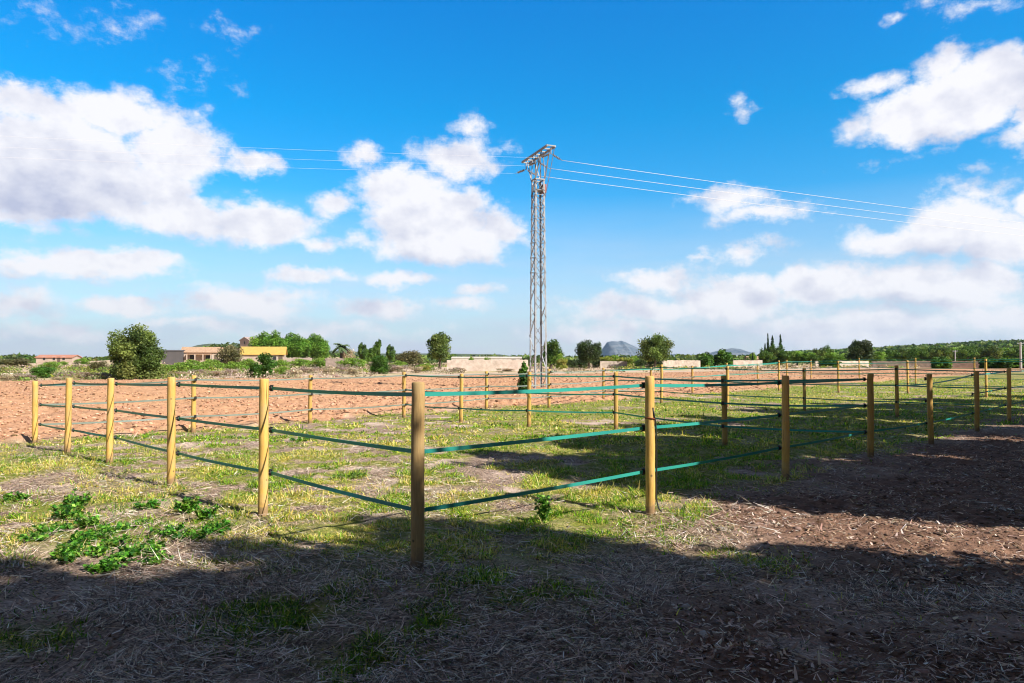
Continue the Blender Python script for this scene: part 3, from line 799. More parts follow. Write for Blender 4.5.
mountain("mountain", [(596, 361), (600, 356), (604, 347), (607, 342), (612, 341), (618, 341.4), (621, 340.4), (626, 342.2), (632, 345), (640, 348.5), (650, 353), (665, 357), (690, 360)], 8200, 900, M['mountain'], "blue flat-topped mountain on the horizon")
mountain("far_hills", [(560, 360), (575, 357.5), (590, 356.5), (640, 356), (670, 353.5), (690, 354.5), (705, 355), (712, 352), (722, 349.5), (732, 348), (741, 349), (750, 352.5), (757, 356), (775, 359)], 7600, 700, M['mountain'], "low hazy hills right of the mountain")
mountain("low_ridge", [(170, 358), (188, 348.5), (198, 344.5), (210, 343.2), (225, 343.5), (245, 344.5), (270, 347), (300, 351), (340, 350), (380, 353), (440, 353), (500, 354), (520, 356.5)], 2600, 300, M['hillgreen'], "low green ridge behind the houses")

# ------------------------------------------------------------------ houses and walls
def house(name, px, Y, L, W, hw, hr, rz, mw, mr, label, zb=None, windows=(), doors=(), porch=None, over=.35):
    X = (px-512)/F*Y; g = gz1(X, Y) if zb is None else zb
    o = empty(name, (X, Y, g), rz, label, "house")
    wall = MB(); wall.box((0, 0, hw/2-.5), (L, W, hw+1))
    # gable ends
    wall.add([(-L/2, -W/2, hw), (-L/2, W/2, hw), (-L/2, 0, hw+hr-.06), (L/2, -W/2, hw), (L/2, W/2, hw), (L/2, 0, hw+hr-.06)], [(0, 2, 1), (3, 4, 5)])
    wall.build("wall", mw, o)
    rf = MB(); t = .16
    for sgn in (-1, 1):
        ey = sgn*(W/2+over); ez = hw-over*hr/(W/2)
        P = [(-L/2-over, ey, ez), (L/2+over, ey, ez), (L/2+over, 0, hw+hr), (-L/2-over, 0, hw+hr)]
        Q = [(x, y, z+t) for x, y, z in P]
        rf.add(P+Q, [(0, 1, 2, 3), (7, 6, 5, 4), (0, 4, 5, 1), (1, 5, 6, 2), (2, 6, 7, 3), (3, 7, 4, 0)])
    rf.build("roof", mr, o)
    for (side, u, z, w, h) in windows:
        mb = MB(); fr = MB()
        if side == 'f': c = (u, -W/2-.02, z); d = (w, .08, h); df = (w+.2, .06, h+.2); cf = (u, -W/2-.005, z)
        elif side == 'l': c = (-L/2-.02, u, z); d = (.08, w, h); df = (.06, w+.2, h+.2); cf = (-L/2-.005, u, z)
        else: c = (L/2+.02, u, z); d = (.08, w, h); df = (.06, w+.2, h+.2); cf = (L/2+.005, u, z)
        f = fr.box(cf, df).build("window", M['white_wall'], o)
        mb.box(c, d).build("pane", M['dark'], f)
    for (u, w, h) in doors:
        MB().box((u, -W/2-.03, h/2), (w, .08, h)).build("door", M['bark'], o)
    if porch:
        u0, u1, dp = porch
        pr = MB(); pr.box(((u0+u1)/2, -W/2-dp/2, hw-.55), (u1-u0, dp, .2)); pr.build("porch_roof", mr, o)
        for k in range(4):
            MB().box((u0+.2+(u1-u0-.4)*k/3, -W/2-dp+.15, (hw-.65)/2), (.28, .28, hw-.65)).build("pillar", mw, o)
    return o
house("tan_roofed_house", 203, 190, 9.5, 6.5, 2.9, 1.25, R(18), M['plaster'], M['roof_tan'], "cream house with tan tiled roof and a porch, right of the big round tree", zb=.75,
      windows=[('f', -2.2, 1.6, 1.2, 1.1), ('f', 1.8, 1.5, 1.6, 1.1), ('l', .2, 1.6, .8, 1.2)], doors=[(3.6, 1, 2.1)], porch=(-3.6, 2.6, 1.6))
house("grey_shed", 175.5, 186, 4.6, 6, 2.9, .25, R(10), M['grey_wall'], M['grey_wall'], "plain dark grey shed between the big tree and the cream house", zb=.9, over=.1)
house("ochre_roofed_house", 264, 165, 9.4, 6, 2.1, 1.6, R(14), M['plaster'], M['roof_yellow'], "low house with a bright ochre roof in front of the pines", zb=.8, windows=[('f', 2.6, 1.2, .8, .8), ('f', 0, 1.2, .8, .8)], doors=[(3.9, .9, 1.9)])
house("pink_house", 249, 300, 4.6, 5.6, 4.2, 1.3, R(62), M['peach'], M['peach'], "narrow dull pink house peeking out left of the pines", zb=5.6, windows=[('l', 0, 3.2, .9, 1.2), ('f', 0, 3.2, .9, 1.2)])
house("cream_farmhouse", 59, 235, 11, 6, 1.75, .75, R(6), M['plaster'], M['roof_red'], "long low cream farmhouse with reddish roof at the far left", windows=[('f', -3, 1.4, .8, 1), ('f', 0, 1.4, .8, 1), ('f', 3, 1.4, .8, 1)], doors=[(1.5, .9, 2)])
house("small_far_house", 755, 300, 7, 5, 2.0, 1.0, R(0), M['plaster'], M['roof_tan'], "small far cream house left of the cypresses", windows=[('f', -1.6, 1.3, .8, .8), ('f', 1.6, 1.3, .8, .8)])
house("white_farm_building", 487, 200, 19.5, 6, 2.0, .35, R(0), M['white_wall'], M['white_wall'], "long low white farm building between the loose-leaved tree and pylon", doors=[(7.5, 1.2, 1.7)], over=.1)

def stone_wall(px0, px1, Y0, Y1, top0, top1, label, mat, t=.5):
    """a dry stone wall with an uneven top"""
    n = max(8, int(abs(px1-px0)/1.5)); mb = MB(); V = []
    for i in range(n+1):
        s = i/n; Y = Y0+(Y1-Y0)*s; px = px0+(px1-px0)*s; X = (px-512)/F*Y
        zt = at(px, top0+(top1-top0)*s, Y).z+random.uniform(-.05, .05)
        zb = gz1(X, Y)-.3
        V += [(X, Y-t/2, zb), (X, Y-t/2+.05, zt), (X, Y+t/2-.05, zt+random.uniform(-.02, .02)), (X, Y+t/2, zb)]
    Fs = []
    for i in range(n):
        a, b = i*4, i*4+4
        Fs += [(a, b, b+1, a+1), (a+1, b+1, b+2, a+2), (a+2, b+2, b+3, a+3)]
    Fs += [(0, 1, 2, 3), (n*4+3, n*4+2, n*4+1, n*4)]
    mb.add(V, Fs); o = mb.build("stone_wall", mat); tag(o, label, "wall"); return o
stone_wall(447, 528, 100, 104, 360, 359.8, "long whitewashed wall before the white farm building", M['stone_pale'])
stone_wall(600, 627, 138, 138, 361, 361.5, "short cream wall under the yellow-green shrubs", M['stone_wall'])
stone_wall(661, 700, 140, 142, 360.2, 360.4, "pale stone wall right of the wide flat-topped tree", M['stone_wall'])
stone_wall(733, 762, 155, 158, 360.4, 360.2, "pale smooth wall right of the two round bushes", M['stone_pale'])
stone_wall(815, 868, 160, 165, 361, 361, "low stone wall below the dark rounded tree", M['stone_wall'])
stone_wall(872, 1004, 150, 138, 361.3, 361.2, "long pale stone wall at the foot of the right-hand trees", M['stone_pale'])
stone_wall(286, 312, 140, 140, 357.6, 358, "whitewashed ruined wall below the pines", M['stone_pale'])
stone_wall(326, 360, 128, 126, 358.5, 358.5, "low pale wall in front of the palm", M['stone_pale'])
stone_wall(-30, 36, 70, 74, 374, 373, "weathered stone wall at the left edge beyond the field", M['stone_wall'])

def util_pole(px, top, Y, r, label):
    X = (px-512)/F*Y; g = gz1(X, Y); h = at(px, top, Y).z-g
    o = empty("utility_pole", (X, Y, g), 0, label, "pole")
    MB().tube([(0, 0, -.2), (0, 0, h)], [r*1.15, r*.85], 10).build("shaft", M['concrete'], o)
    MB().box((0, 0, h-.25), (1.1, .1, .1)).build("crossarm", M['steel'], o)
    for k in (-1, 0, 1): MB().tube([(k*.45, 0, h-.2), (k*.45, 0, h)], [.05, .04], 6).build("insulator", M['ceramic'], o)
util_pole(1020.5, 342, 120, .17, "thick pale concrete pole at the right edge")
util_pole(955, 350, 150, .10, "small thin pale pole against the right-hand trees")

# ------------------------------------------------------------------ fence posts and tapes
def post_mesh(name, hh, r, seed):
    rg = np.random.default_rng(seed); n = 20; zs = [-.25, 0, .12, .3, .5, .7, .9, 1.1, 1.28, hh-.012, hh]
    V = []
    for j, z in enumerate(zs):
        rr = r*(1-.03*z)*(1 if j < len(zs)-1 else .86)
        ox, oy = rg.normal(0, .0018, 2)
        for k in range(n):
            a = 2*math.pi*k/n; q = rr*(1+.012*math.sin(3*a+seed)+rg.normal(0, .004))
            V.append((math.cos(a)*q+ox, math.sin(a)*q+oy, z))
    m = len(zs)
    Fs = [(j*n+k, j*n+(k+1) % n, (j+1)*n+(k+1) % n, (j+1)*n+k) for j in range(m-1) for k in range(n)]
    V.append((0, 0, hh+.003)); Fs += [((m-1)*n+k, (m-1)*n+(k+1) % n, m*n) for k in range(n)]
    me = bpy.data.meshes.new(name); me.from_pydata(V, [], Fs); me.update()
    sm = [len(p.vertices) == 4 for p in me.polygons]
    me.polygons.foreach_set("use_smooth", sm); return me
PMESH = [post_mesh("post", 1.4, .0495, s) for s in (1, 2, 3)]
OLDMESH = post_mesh("post", 1.4, .052, 9)
for me in PMESH: me.materials.append(M['post'])
OLDMESH.materials.append(M['post_old'])
def ins_mesh():
    mb = MB(); mb.tube([(0, 0, 0), (.018, 0, 0), (.02, 0, 0), (.045, 0, 0)], [.012, .012, .026, .026], 10)
    mb.box((.04, 0, .026), (.012, .05, .012)); mb.box((.04, 0, -.026), (.012, .05, .012))
    me = bpy.data.meshes.new("insulator"); me.from_pydata(mb.v, [], mb.f); me.update(); me.materials.append(M['black']); return me
IMESH = ins_mesh()
FR = (.07, .385, .705)
def add_post(px, top, base, label, inward, old=False, fr=FR, bx=None, group="round yellow fence posts of the paddock"):
    X, Y = on_ground(px if bx is None else bx, base)
    Xt = at(px, top, Y).x
    z0 = 0.0; zt = at(px, top, Y).z
    g = gz1(X, Y)
    o = empty("fence_post", (X, Y, g), random.uniform(-.05, .05), label, "fence post", group)
    p = link("post", OLDMESH if old else random.choice(PMESH), None, o)
    p.rotation_euler = (random.uniform(-.012, .012), math.atan2(Xt-X, zt-g)*.7, random.uniform(0, 6.28)); p.scale = (1, 1, (zt-g)/1.4)
    hs = [zt-(zt-z0)*f for f in fr]
    ix, iy = inward
    for h in hs:
        q = link("insulator", IMESH, None, o); a = math.atan2(iy, ix)
        q.location = (math.cos(a)*.045, math.sin(a)*.045, h-g); q.rotation_euler = (0, 0, a)
    return dict(X=X+math.cos(math.atan2(iy, ix))*.078, Y=Y+math.sin(math.atan2(iy, ix))*.078, h=hs, o=o)
IL, IR, IB, IA = (.70, .71), (-.70, .71), (.70, -.71), (-.66, -.75)
near_right = [add_post(417.5, 382, 568, "thick weathered brown corner post nearest the viewer", (0, 1), old=True)]
near_right[0]['X'] -= 0
for (px, tp, b), lab in zip([(650.5, 376, 513), (785.5, 375.6, 479), (870.5, 373.5, 457), (931, 374, 444), (977, 371, 431), (1009, 368, 421), (1036, 367, 413)],
        ["tall yellow post with a black cable hanging down its right side", "shaded post second right of the weathered corner post", "post third right of the corner post where the inner dividing tapes end",
         "shaded reddish post fourth right of the corner post", "shaded post fifth right of the corner post", "shaded post sixth right of the corner post", "yellow post just past the right edge"]):
    near_right.append(add_post(px, tp, b, lab, IR))
near_left = [near_right[0]]
for (px, tp, b, bx), lab in zip([(263.5, 379, 513, 263), (171.5, 377, 486, 171), (110.5, 378, 463, 109.5), (68.5, 378, 452.5, 67.5), (37.5, 381, 443, 35)],
        ["yellow post first left of the corner post, thin curved shadow across it", "yellow post second left of the corner post", "yellow post third left of the corner post", "yellow post fourth left of the corner post", "leftmost yellow post at the far left corner of the paddock"]):
    near_left.append(add_post(px, tp, b, lab, IL, bx=bx))
back = [near_left[-1]]
for (px, tp, b), lab in zip([(193.5, 375.5, 433), (310, 375, 423.5), (404, 372, 418), (486.5, 371.3, 409.5), (549, 369, 408), (603.5, 367.8, 400.5), (651, 367, 397), (692.5, 366, 394), (727, 363, 390), (757.8, 363.5, 385.5), (787, 360, 383), (811, 360, 380)],
        ["post of the far run behind the second left near post", "lone post of the far run between the first left post and the corner", "far post just left of the weathered corner post's top", "far post left of the pylon and its sapling",
         "far post just right of the pylon's foot", "far post below the right side of the dark round tree", "far post hidden behind the post with the cable", "far post below the pale stone wall", "far post below the larger round bush",
         "far post below the smooth pale wall", "far post below the dark cypress group", "far slanting post right of the cypress group"]):
    back.append(add_post(px, tp, b, lab, IB))
lineA = [back[3]]
for (px, tp, b), lab in zip([(461, 373.7, 422.5), (529, 371.8, 426.5), (616, 372.2, 429), (725, 375.5, 447)],
        ["first inner dividing post right of the weathered corner post", "inner dividing post in front of the pylon", "inner dividing post left of the one with the cable", "inner dividing post half shaded before the dark patch of grass"]):
    lineA.append(add_post(px, tp, b, lab, IA))
lineA.append(near_right[3])
lineB = [back[6]]
for (px, tp, b), lab in zip([(661.5, 364.6, 402.5), (727.5, 366, 407), (804.5, 367.6, 410.5), (897, 365.4, 417)],
        ["second divider post, just right of the post with the cable", "second divider post directly behind the half shaded post", "second divider post right of the shaded second right post", "dark second divider post before the last shaded posts"]):
    lineB.append(add_post(px, tp, b, lab, IA))
lineB.append(near_right[6])
lineC = [back[8]]
for (px, tp, b), lab in zip([(779, 360.5, 390.5), (838.5, 361, 392.5), (908, 360.4, 393.5), (986.5, 359, 397.5)],
        ["third divider post below the cypresses", "third divider post below the garden trees", "left one of two close bright posts at the right", "bright third divider post between the last two shaded posts"]):
    lineC.append(add_post(px, tp, b, lab, IA))
lineC.append(add_post(1075, 357, 401, "post past the right edge ending the third divider", IA))
lineD = [back[12]]
for (px, tp, b), lab in zip([(859.5, 358, 381.5), (915.5, 358, 384.5), (974.5, 357.6, 386), (1040, 357, 389)],
        ["farthest divider post below the dark rounded tree", "right one of two close bright posts at the right", "farthest divider post above the fifth right post", "farthest divider post past the right edge"]):
    lineD.append(add_post(px, tp, b, lab, IA))

def tape(nodes, row, mat, label, sag=.012, w=.032, group=None, skip=()):
    """flat woven tape hung through the insulators of one row"""
    V = []; Fs = []; t = .0012
    def seg(P):
        b = len(V)
        for i, (x, y, z, roll) in enumerate(P):
            q0 = P[max(i-1, 0)]; q1 = P[min(i+1, len(P)-1)]
            dx, dy = q1[0]-q0[0], q1[1]-q0[1]; l = math.hypot(dx, dy); nx_, ny_ = -dy/l, dx/l
            cu, su = math.cos(roll), math.sin(roll)
            for s_, e_ in ((-1, -1), (1, -1), (1, 1), (-1, 1)):
                off = s_*w/2; th = e_*t
                V.append((x+nx_*(off*su+th*cu), y+ny_*(off*su+th*cu), z+off*cu-th*su))
        for i in range(len(P)-1):
            for k in range(4):
                a = b+i*4+k; c_ = b+i*4+(k+1) % 4
                Fs.append((a, c_, c_+4, a+4))
        e = b+(len(P)-1)*4
        Fs.append((b+3, b+2, b+1, b)); Fs.append((e, e+1, e+2, e+3))
    for i in range(len(nodes)-1):
        if i in skip: continue
        A, B = nodes[i], nodes[i+1]; P = []; n = 22
        sg = sag*random.uniform(.4, 1.3); tw = random.uniform(-.5, .5); ph = random.uniform(0, 6.28)
        for k in range(n+1):
            s = k/n
            z = A['h'][row]*(1-s)+B['h'][row]*s-4*sg*s*(1-s)
            P.append((A['X']*(1-s)+B['X']*s, A['Y']*(1-s)+B['Y']*s, z, tw*math.sin(math.pi*s)*math.sin(ph+3*s)))
        seg(P)
    me = bpy.data.meshes.new("fence_tape"); me.from_pydata(V, [], Fs); me.update()
    o = link("fence_tape", me, mat); tag(o, label, "fence tape", group); return o
RN = ["top", "middle", "bottom"]
for r in range(3):
    tape(near_left, r, M['tape'], f"{RN[r]} dark green tape from the weathered corner post to the left", group="tapes of the near left run")
    tape(near_right if r == 2 else near_right[:4], r, M['tape'], f"{RN[r]} bright turquoise tape from the weathered corner post to the right", group="tapes of the near right run")
    if r < 2: tape(near_right[5:], r, M['tape'], f"{RN[r]} shaded tape between the last posts at the right edge", group="tapes of the near right run")
    tape(back[:7], r, M['tape_pale'], f"{RN[r]} faded pale tape along the far run before the ploughed field", group="tapes of the far run", sag=.03)
    tape(back[6:], r, M['tape_pale'] if r else M['tape'], f"{RN[r]} tape of the far run's right half, beyond the paddock grass", group="tapes of the far run", sag=.03)
    tape(lineA, r, M['tape'], f"{RN[r]} green tape of the first dividing line inside the paddock", group="tapes of the dividing lines", sag=.02)
    tape(lineB, r, M['tape'], f"{RN[r]} green tape of the second dividing line inside the paddock", group="tapes of the dividing lines", sag=.02)
    tape(lineC, r, M['tape'], f"{RN[r]} tape of the third dividing line, before the ploughed field", group="tapes of the dividing lines", sag=.02)
    tape(lineD, r, M['tape'], f"{RN[r]} tape of the farthest dividing line on the right", group="tapes of the dividing lines", sag=.02)
# loose gate tape
ga = dict(X=near_right[5]['X'], Y=near_right[5]['Y'], h=[near_right[5]['h'][0]]); gb = dict(X=lineB[4]['X'], Y=lineB[4]['Y'], h=[lineB[4]['h'][0]-.45])
tape([ga, gb], 0, M['tape'], "slack gate tape slanting down from the fifth right post", sag=.06)
# cable on the tall post
c0 = near_right[1]['o'].location
def off(dx, dz, dy=-.045): return (c0.x+dx, c0.y+dy, dz)
MB().tube([off(.02, 1.08), off(.030, 1.02), off(.045, .95, -.04), off(.058, .85, -.02), off(.060, .6, -.02), off(.058, .35, -.02), off(.055, .15, -.02), off(.075, .06, -.05), off(.095, .03, -.08)], .0085, 8).build("cable", M['black'], smooth=True)
tag(bpy.data.objects["cable"], "black cable hanging down the tall yellow post", "cable")
MB().tube([off(-.054, .97, -.01), off(-.03, .975, -.048), off(.01, .97, -.058), off(.045, .965, -.04)], .007, 8).build("post_tie", simple_mat("rust", (.25, .06, .02), (.15, .04, .02), 20, .8), smooth=True)
tag(bpy.data.objects["post_tie"], "rusty wire tie round the post with the cable", "wire tie")

# ------------------------------------------------------------------ pylon
th = math.atan2(.37, .93); ux = Vector((math.cos(th), math.sin(th), 0)); uy = Vector((-math.sin(th), math.cos(th), 0))
PX, PY = on_ground(538.7, 391.5); PY = 37.0; PX = (538.2-512)/F*PY
py_root = empty("electricity_pylon", (PX, PY, gz1(PX, PY)), th, "tall galvanised lattice pylon standing in the ploughed field", "pylon")
HB = 11.0
def half(z): return .36-(.36-.265)*min(z, HB)/HB
zl = [0]; 
while zl[-1] < HB-.3:
    zl.append(zl[-1]+(.95 if zl[-1] < 3.5 else .78 if zl[-1] < 7 else .62))
zl[-1] = HB
cs = [(-1, -1), (1, -1), (1, 1), (-1, 1)]
for (sx, sy) in cs:
    m = MB(); m.angle((sx*half(0), sy*half(0), -.3), (sx*half(HB), sy*half(HB), HB), .085, .014, (-sx, 0, 0), (0, -sy, 0)); m.build("leg", M['steel'], py_root)
for fi in range(4):
    a, b = cs[fi], cs[(fi+1) % 4]; m = MB()
    for i in range(len(zl)-1):
        z0, z1 = zl[i], zl[i+1]; h0, h1 = half(z0), half(z1)
        A0, B0 = Vector((a[0]*h0, a[1]*h0, z0)), Vector((b[0]*h0, b[1]*h0, z0)); A1, B1 = Vector((a[0]*h1, a[1]*h1, z1)), Vector((b[0]*h1, b[1]*h1, z1))
        if z0 > 5.0:
            m.bar(A0, B1, .05, .014); m.bar(B0, A1, .05, .014)
            m.bar(A1, B1, .045, .02)
        elif i % 2: m.bar(A0, B1, .05, .012)
        else: m.bar(B0, A1, .05, .012)
    m.build("bracing", M['steel'], py_root)
# head: struts splay to a ladder-like cross frame that lies along the local y axis
ZF = 12.35; fl = 1.66; fw = .22
m = MB()
for sx in (-1, 1):
    m.box((sx*fw, 0, ZF), (.07, 2*fl, .10))
for k in range(7):
    m.box((0, -fl+2*fl*k/6, ZF+.002), (2*fw-.07, .06, .06))
m.build("crossarm", M['steel'], py_root)
m = MB()
for (sx, sy) in cs:
    m.bar((sx*half(HB), sy*half(HB), HB), (sx*fw, sy*.95, ZF-.05), .06, .02)
    m.bar((sx*half(HB), sy*half(HB), HB), (sx*fw, sy*.2, ZF-.05), .06, .02)
for sy in (-1, 1): m.bar((-half(HB), sy*half(HB), HB), (half(HB), sy*half(HB), HB), .06)
for sx in (-1, 1): m.bar((sx*half(HB), -half(HB), HB), (sx*half(HB), half(HB), HB), .06)
m.box((0, 0, HB-.55), (.40, .60, .05))
m.build("head_struts", M['steel'], py_root)
attach = []
for k, yy in enumerate((-1.6, 0, 1.6)):
    MB().tube([(0, yy, ZF-.05), (0, yy, ZF-.38)], [.03, .03], 6).build("hanger", M['steel'], py_root)
    for sx in (-1, 1):
        m = MB(); P0 = Vector((0, yy, ZF-.38)); P1 = Vector((sx*.62, yy, ZF-.66))
        m.tube([P0, P1], .015, 6)
        for j in range(5):
            c = P0.lerp(P1, .25+.13*j); d = (P1-P0).normalized()
            m.tube([c-d*.02, c+d*.02], [.07, .04], 8)
        m.build("insulator", M['ceramic'], py_root)
        attach.append((yy, sx, py_root.location+ux*P1.x+uy*P1.y+Vector((0, 0, P1.z))))
MB().bar((.26, -1.5, ZF), (.30, -.2, 10.0), .025).build("down_lead", M['steel'], py_root)
m = MB(); m.box((.38, .12, 10.6), (.18, .3, .45)); m.build("switch_box", simple_mat("painted_metal", (.35, .12, .10), (.25, .10, .08), 5, .5), py_root)
for i, (yy, sx, P) in enumerate(attach):
    L = 110.0; S = .6 if sx > 0 else 1.75; slope = -.004 if sx > 0 else -.018
    pts = []
    for k in range(61):
        t = (k/60)**1.0; s = t*L
        pts.append(P+ux*sx*s+Vector((0, 0, slope*s-4*S*t*(1-t))))
    o = MB().tube(pts, .010 if sx > 0 else .0028, 6).build("power_line", M['wire'], smooth=True)
    side = "right" if sx > 0 else "left"; wh = {-1.6: "nearest", 0: "middle", 1.6: "farthest"}[yy]
    tag(o, f"{wh} of the three power lines running {side} from the pylon", "power line", "power lines on the pylon")

# ------------------------------------------------------------------ weeds, stones
def weed(px, py, h, w, n, label, pal_='bush', leaf=.06, spiky=False):
    X, Y = on_ground(px, py); g = gz1(X, Y)
    h *= 1.35
    o = empty("weed_plant", (X, Y, g), random.uniform(0, 6), label, "weed", "leafy weeds in the near grass")
    st = MB(); C = []; 
    for k in range(n):
        a = random.uniform(0, 6.28); r = w/2*math.sqrt(random.random()); hh = h*random.uniform(.45, 1)*(1-.35*(r/(w/2)) if not spiky else 1)
        p0 = Vector((math.cos(a)*r*.35, math.sin(a)*r*.35, -.02)); p1 = Vector((math.cos(a)*r, math.sin(a)*r, hh))
        st.tube([p0, p0.lerp(p1, .5)+Vector((0, 0, .02)), p1], [.004, .003, .002], 5)
        for j in range(16 if spiky else 18):
            t = random.uniform(.25, 1); c = p0.lerp(p1, t); b = random.uniform(0, 6.28)
            C.append(c+Vector((math.cos(b), math.sin(b), .2))*leaf*random.uniform(.3, .9))
    st.build("stem", M['stem'], o)
    C = np.array([c[:] for c in C]); m = len(C)
    # broad lobed leaves: two crossing quads each
    cols = pal(m, PALW[pal_], .32)
    sz = leaf*rng.uniform(.5, 1.7, m)
    V, Fq, Cc = leaf_quads(C, sz, cols, up=1.2)
    V2, Fq2, Cc2 = leaf_quads(C+rng.normal(0, leaf*.3, C.shape), sz*.8, cols, up=1.0)
    link("leaves", np_mesh("leaves", np.concatenate([V, V2]), np.concatenate([Fq, Fq2+len(V)]), np.concatenate([Cc, Cc2])), M['grass'], o)
M['stem'] = simple_mat("green_stem", (.10, .16, .04), (.14, .20, .06), 20, .6)
PALW = {'bush': [(.05, .19, .02), (.11, .32, .03), (.025, .10, .015), (.22, .42, .06), (.16, .24, .04)], 'dark': [(.03, .10, .03), (.05, .13, .04), (.07, .16, .05)], 'yel': [(.14, .24, .04), (.20, .30, .06), (.10, .17, .03)]}
W = [(543, 522, .20, .16, 14, "upright leafy weed right of the corner post under the bottom tape"),
     (185, 514, .13, .30, 18, "upright leafy weed below the second left yellow post"), (205, 520, .10, .25, 12, "small upright weed just right of the one below the second left post"),
     (18, 500, .07, .3, 10, "small weed at the left edge of the sunny strip"), (350, 478, .04, .45, 14, "low clover patch between the corner post and its left neighbour"),
     (555, 440, .10, .6, 20, "green weed in the paddock below the pylon"), (300, 440, .05, .6, 14, "low green weed beyond the first left post")]
spots = [(38, 541), (55, 533), (70, 520), (78, 506), (88, 528), (95, 540), (74, 548), (110, 534), (118, 548), (92, 556), (66, 560), (128, 560), (104, 570), (142, 556), (156, 562), (136, 526), (168, 536), (192, 540), (216, 532), (150, 508)]
for q, (px, py) in enumerate(spots):
    W.append((px, py, .15 if q in (3, 2, 4) else random.uniform(.05, .11), random.uniform(.22, .38), random.randint(10, 17),
              f"low leafy weed of the sunny clump at left, {ORD[q]} in from its left end" if False else f"low leafy weed {ORD[sorted(spots).index((px, py))]} from the left in the sunny clump before the left posts"))
for (px, py, h, w, n, lab) in W:
    if not lab: continue
    weed(px, py, h, w, n, lab, 'dark' if py > 590 else ('yel' if 'pale' in lab or 'clover' in lab else 'bush'), leaf=.036 if py < 590 else .03, spiky='upright' in lab)

def stone(px, py, s, label, flat=.45):
    import bmesh
    X, Y = on_ground(px, py); bm = bmesh.new(); bmesh.ops.create_icosphere(bm, subdivisions=3, radius=1)
    sx, sy, sz = random.uniform(.8, 1.4), random.uniform(.7, 1), flat*random.uniform(.8, 1.2); ph = [random.uniform(0, 6) for _ in range(6)]
    for v in bm.verts:
        c = v.co; k = 1+.16*math.sin(2.3*c.x+ph[0])*math.sin(2.9*c.y+ph[1])+.12*math.sin(5*c.z+3*c.x+ph[2])+.07*math.sin(7*c.y+6*c.x+ph[3])+random.uniform(-.03, .03)
        v.co = Vector((c.x*k*sx, c.y*k*sy, c.z*k*sz))*s
    me = bpy.data.meshes.new("stone"); bm.to_mesh(me); bm.free()
    o = link("stone", me, M['rock'], None, (X, Y, gz1(X, Y)+s*flat*.35)); o.rotation_euler = (random.uniform(-.2, .2), random.uniform(-.2, .2), random.uniform(0, 6))
    tag(o, label, "stone", "pale stones on the near ground")
ST = [(705, 638, .035, "tan flat stone at the lower right of centre"), (614, 619, .022, "largest pale stone in the bare earth patch"), (579, 609, .016, "pale stone at the upper left of the bare patch"),
      (585, 620, .012, "small pale stone left of the largest one"), (607, 633, .010, "tiny stone below the largest one"), (577, 646, .016, "pale stone at the lower left of the bare patch"),
      (644, 651, .018, "pale flat stone at the right of the bare patch"), (612, 608, .010, "tiny stone above the largest one"), (408, 640, .016, "pale stone in the straw below the corner post"),
      (306, 657, .024, "pale stone at the lower left among the straw"), (369, 582, .018, "pale stone left of the corner post's foot"), (447, 673, .012, "tiny stone at the bottom edge left of centre"),
      (553, 560, .010, "small pale stone in the shade right of the corner post"), (723, 531, .045, "dark reddish clod at the left end of the sunny strip of track")]
for s_ in ST: stone(*s_)

# ------------------------------------------------------------------ air
HAZE = 4.5e-5
if HAZE:
    m, nt, out = new_mat("haze_air")
    v = nd(nt, "ShaderNodeVolumePrincipled"); v.inputs['Color'].default_value = (.52, .74, 1, 1); v.inputs['Density'].default_value = HAZE; v.inputs['Anisotropy'].default_value = .2
    nt.links.new(v.outputs[0], out.inputs['Volume'])
    MB().box((0, 4720, 197), (19100, 9640, 406)).build("haze", m)
    tag(bpy.data.objects["haze"], "thin blue haze over the far land", "haze", kind='stuff')

# ------------------------------------------------------------------ light and sky
EL = R(38); AZX, AZY = .82, -.57
sd = Vector((AZX*math.cos(EL), AZY*math.cos(EL), math.sin(EL))).normalized()
sun = bpy.data.lights.new("sun", 'SUN'); sun.energy = 5.0; sun.angle = R(.53); sun.color = (1, .945, .86)
so_ = bpy.data.objects.new("sun", sun); so_.rotation_euler = sd.to_track_quat('Z', 'Y').to_euler(); col.objects.link(so_)

w = bpy.data.worlds.new("World"); scene.world = w; w.use_nodes = True
nt = w.node_tree; nt.nodes.clear()
out = nt.nodes.new("ShaderNodeOutputWorld"); bg = nt.nodes.new("ShaderNodeBackground")
sky = nt.nodes.new("ShaderNodeTexSky"); sky.sky_type = 'NISHITA'; sky.sun_disc = False
sky.sun_elevation = EL; sky.sun_rotation = math.atan2(AZX, AZY)
sky.air_density = 1.0; sky.dust_density = .3; sky.ozone_density = 2.0
tc = nt.nodes.new("ShaderNodeTexCoord"); sep = nt.nodes.new("ShaderNodeSeparateXYZ"); nt.links.new(tc.outputs['Generated'], sep.inputs[0])
lon = math_(nt, 'ARCTAN2', sep.outputs[0], sep.outputs[1]); lat = math_(nt, 'ARCSINE', sep.outputs[2])
comb = nt.nodes.new("ShaderNodeCombineXYZ"); nt.links.new(lon, comb.inputs[0]); nt.links.new(lat, comb.inputs[1])
UV = comb.outputs[0]
def vm(op, a, b=None, c=None):
    n = nt.nodes.new("ShaderNodeVectorMath"); n.operation = op
    for i, v in enumerate((a, b, c)):
        if v is None: continue
        if isinstance(v, bpy.types.NodeSocket): nt.links.new(v, n.inputs[i])
        else: n.inputs[i].default_value = v
    return n
stretch = vm('MULTIPLY', UV, (1, 1.35, 1)).outputs[0]
wn = nt.nodes.new("ShaderNodeTexNoise"); wn.inputs['Scale'].default_value = 9; wn.inputs['Detail'].default_value = 6; wn.inputs['Roughness'].default_value = .6
nt.links.new(stretch, wn.inputs['Vector'])
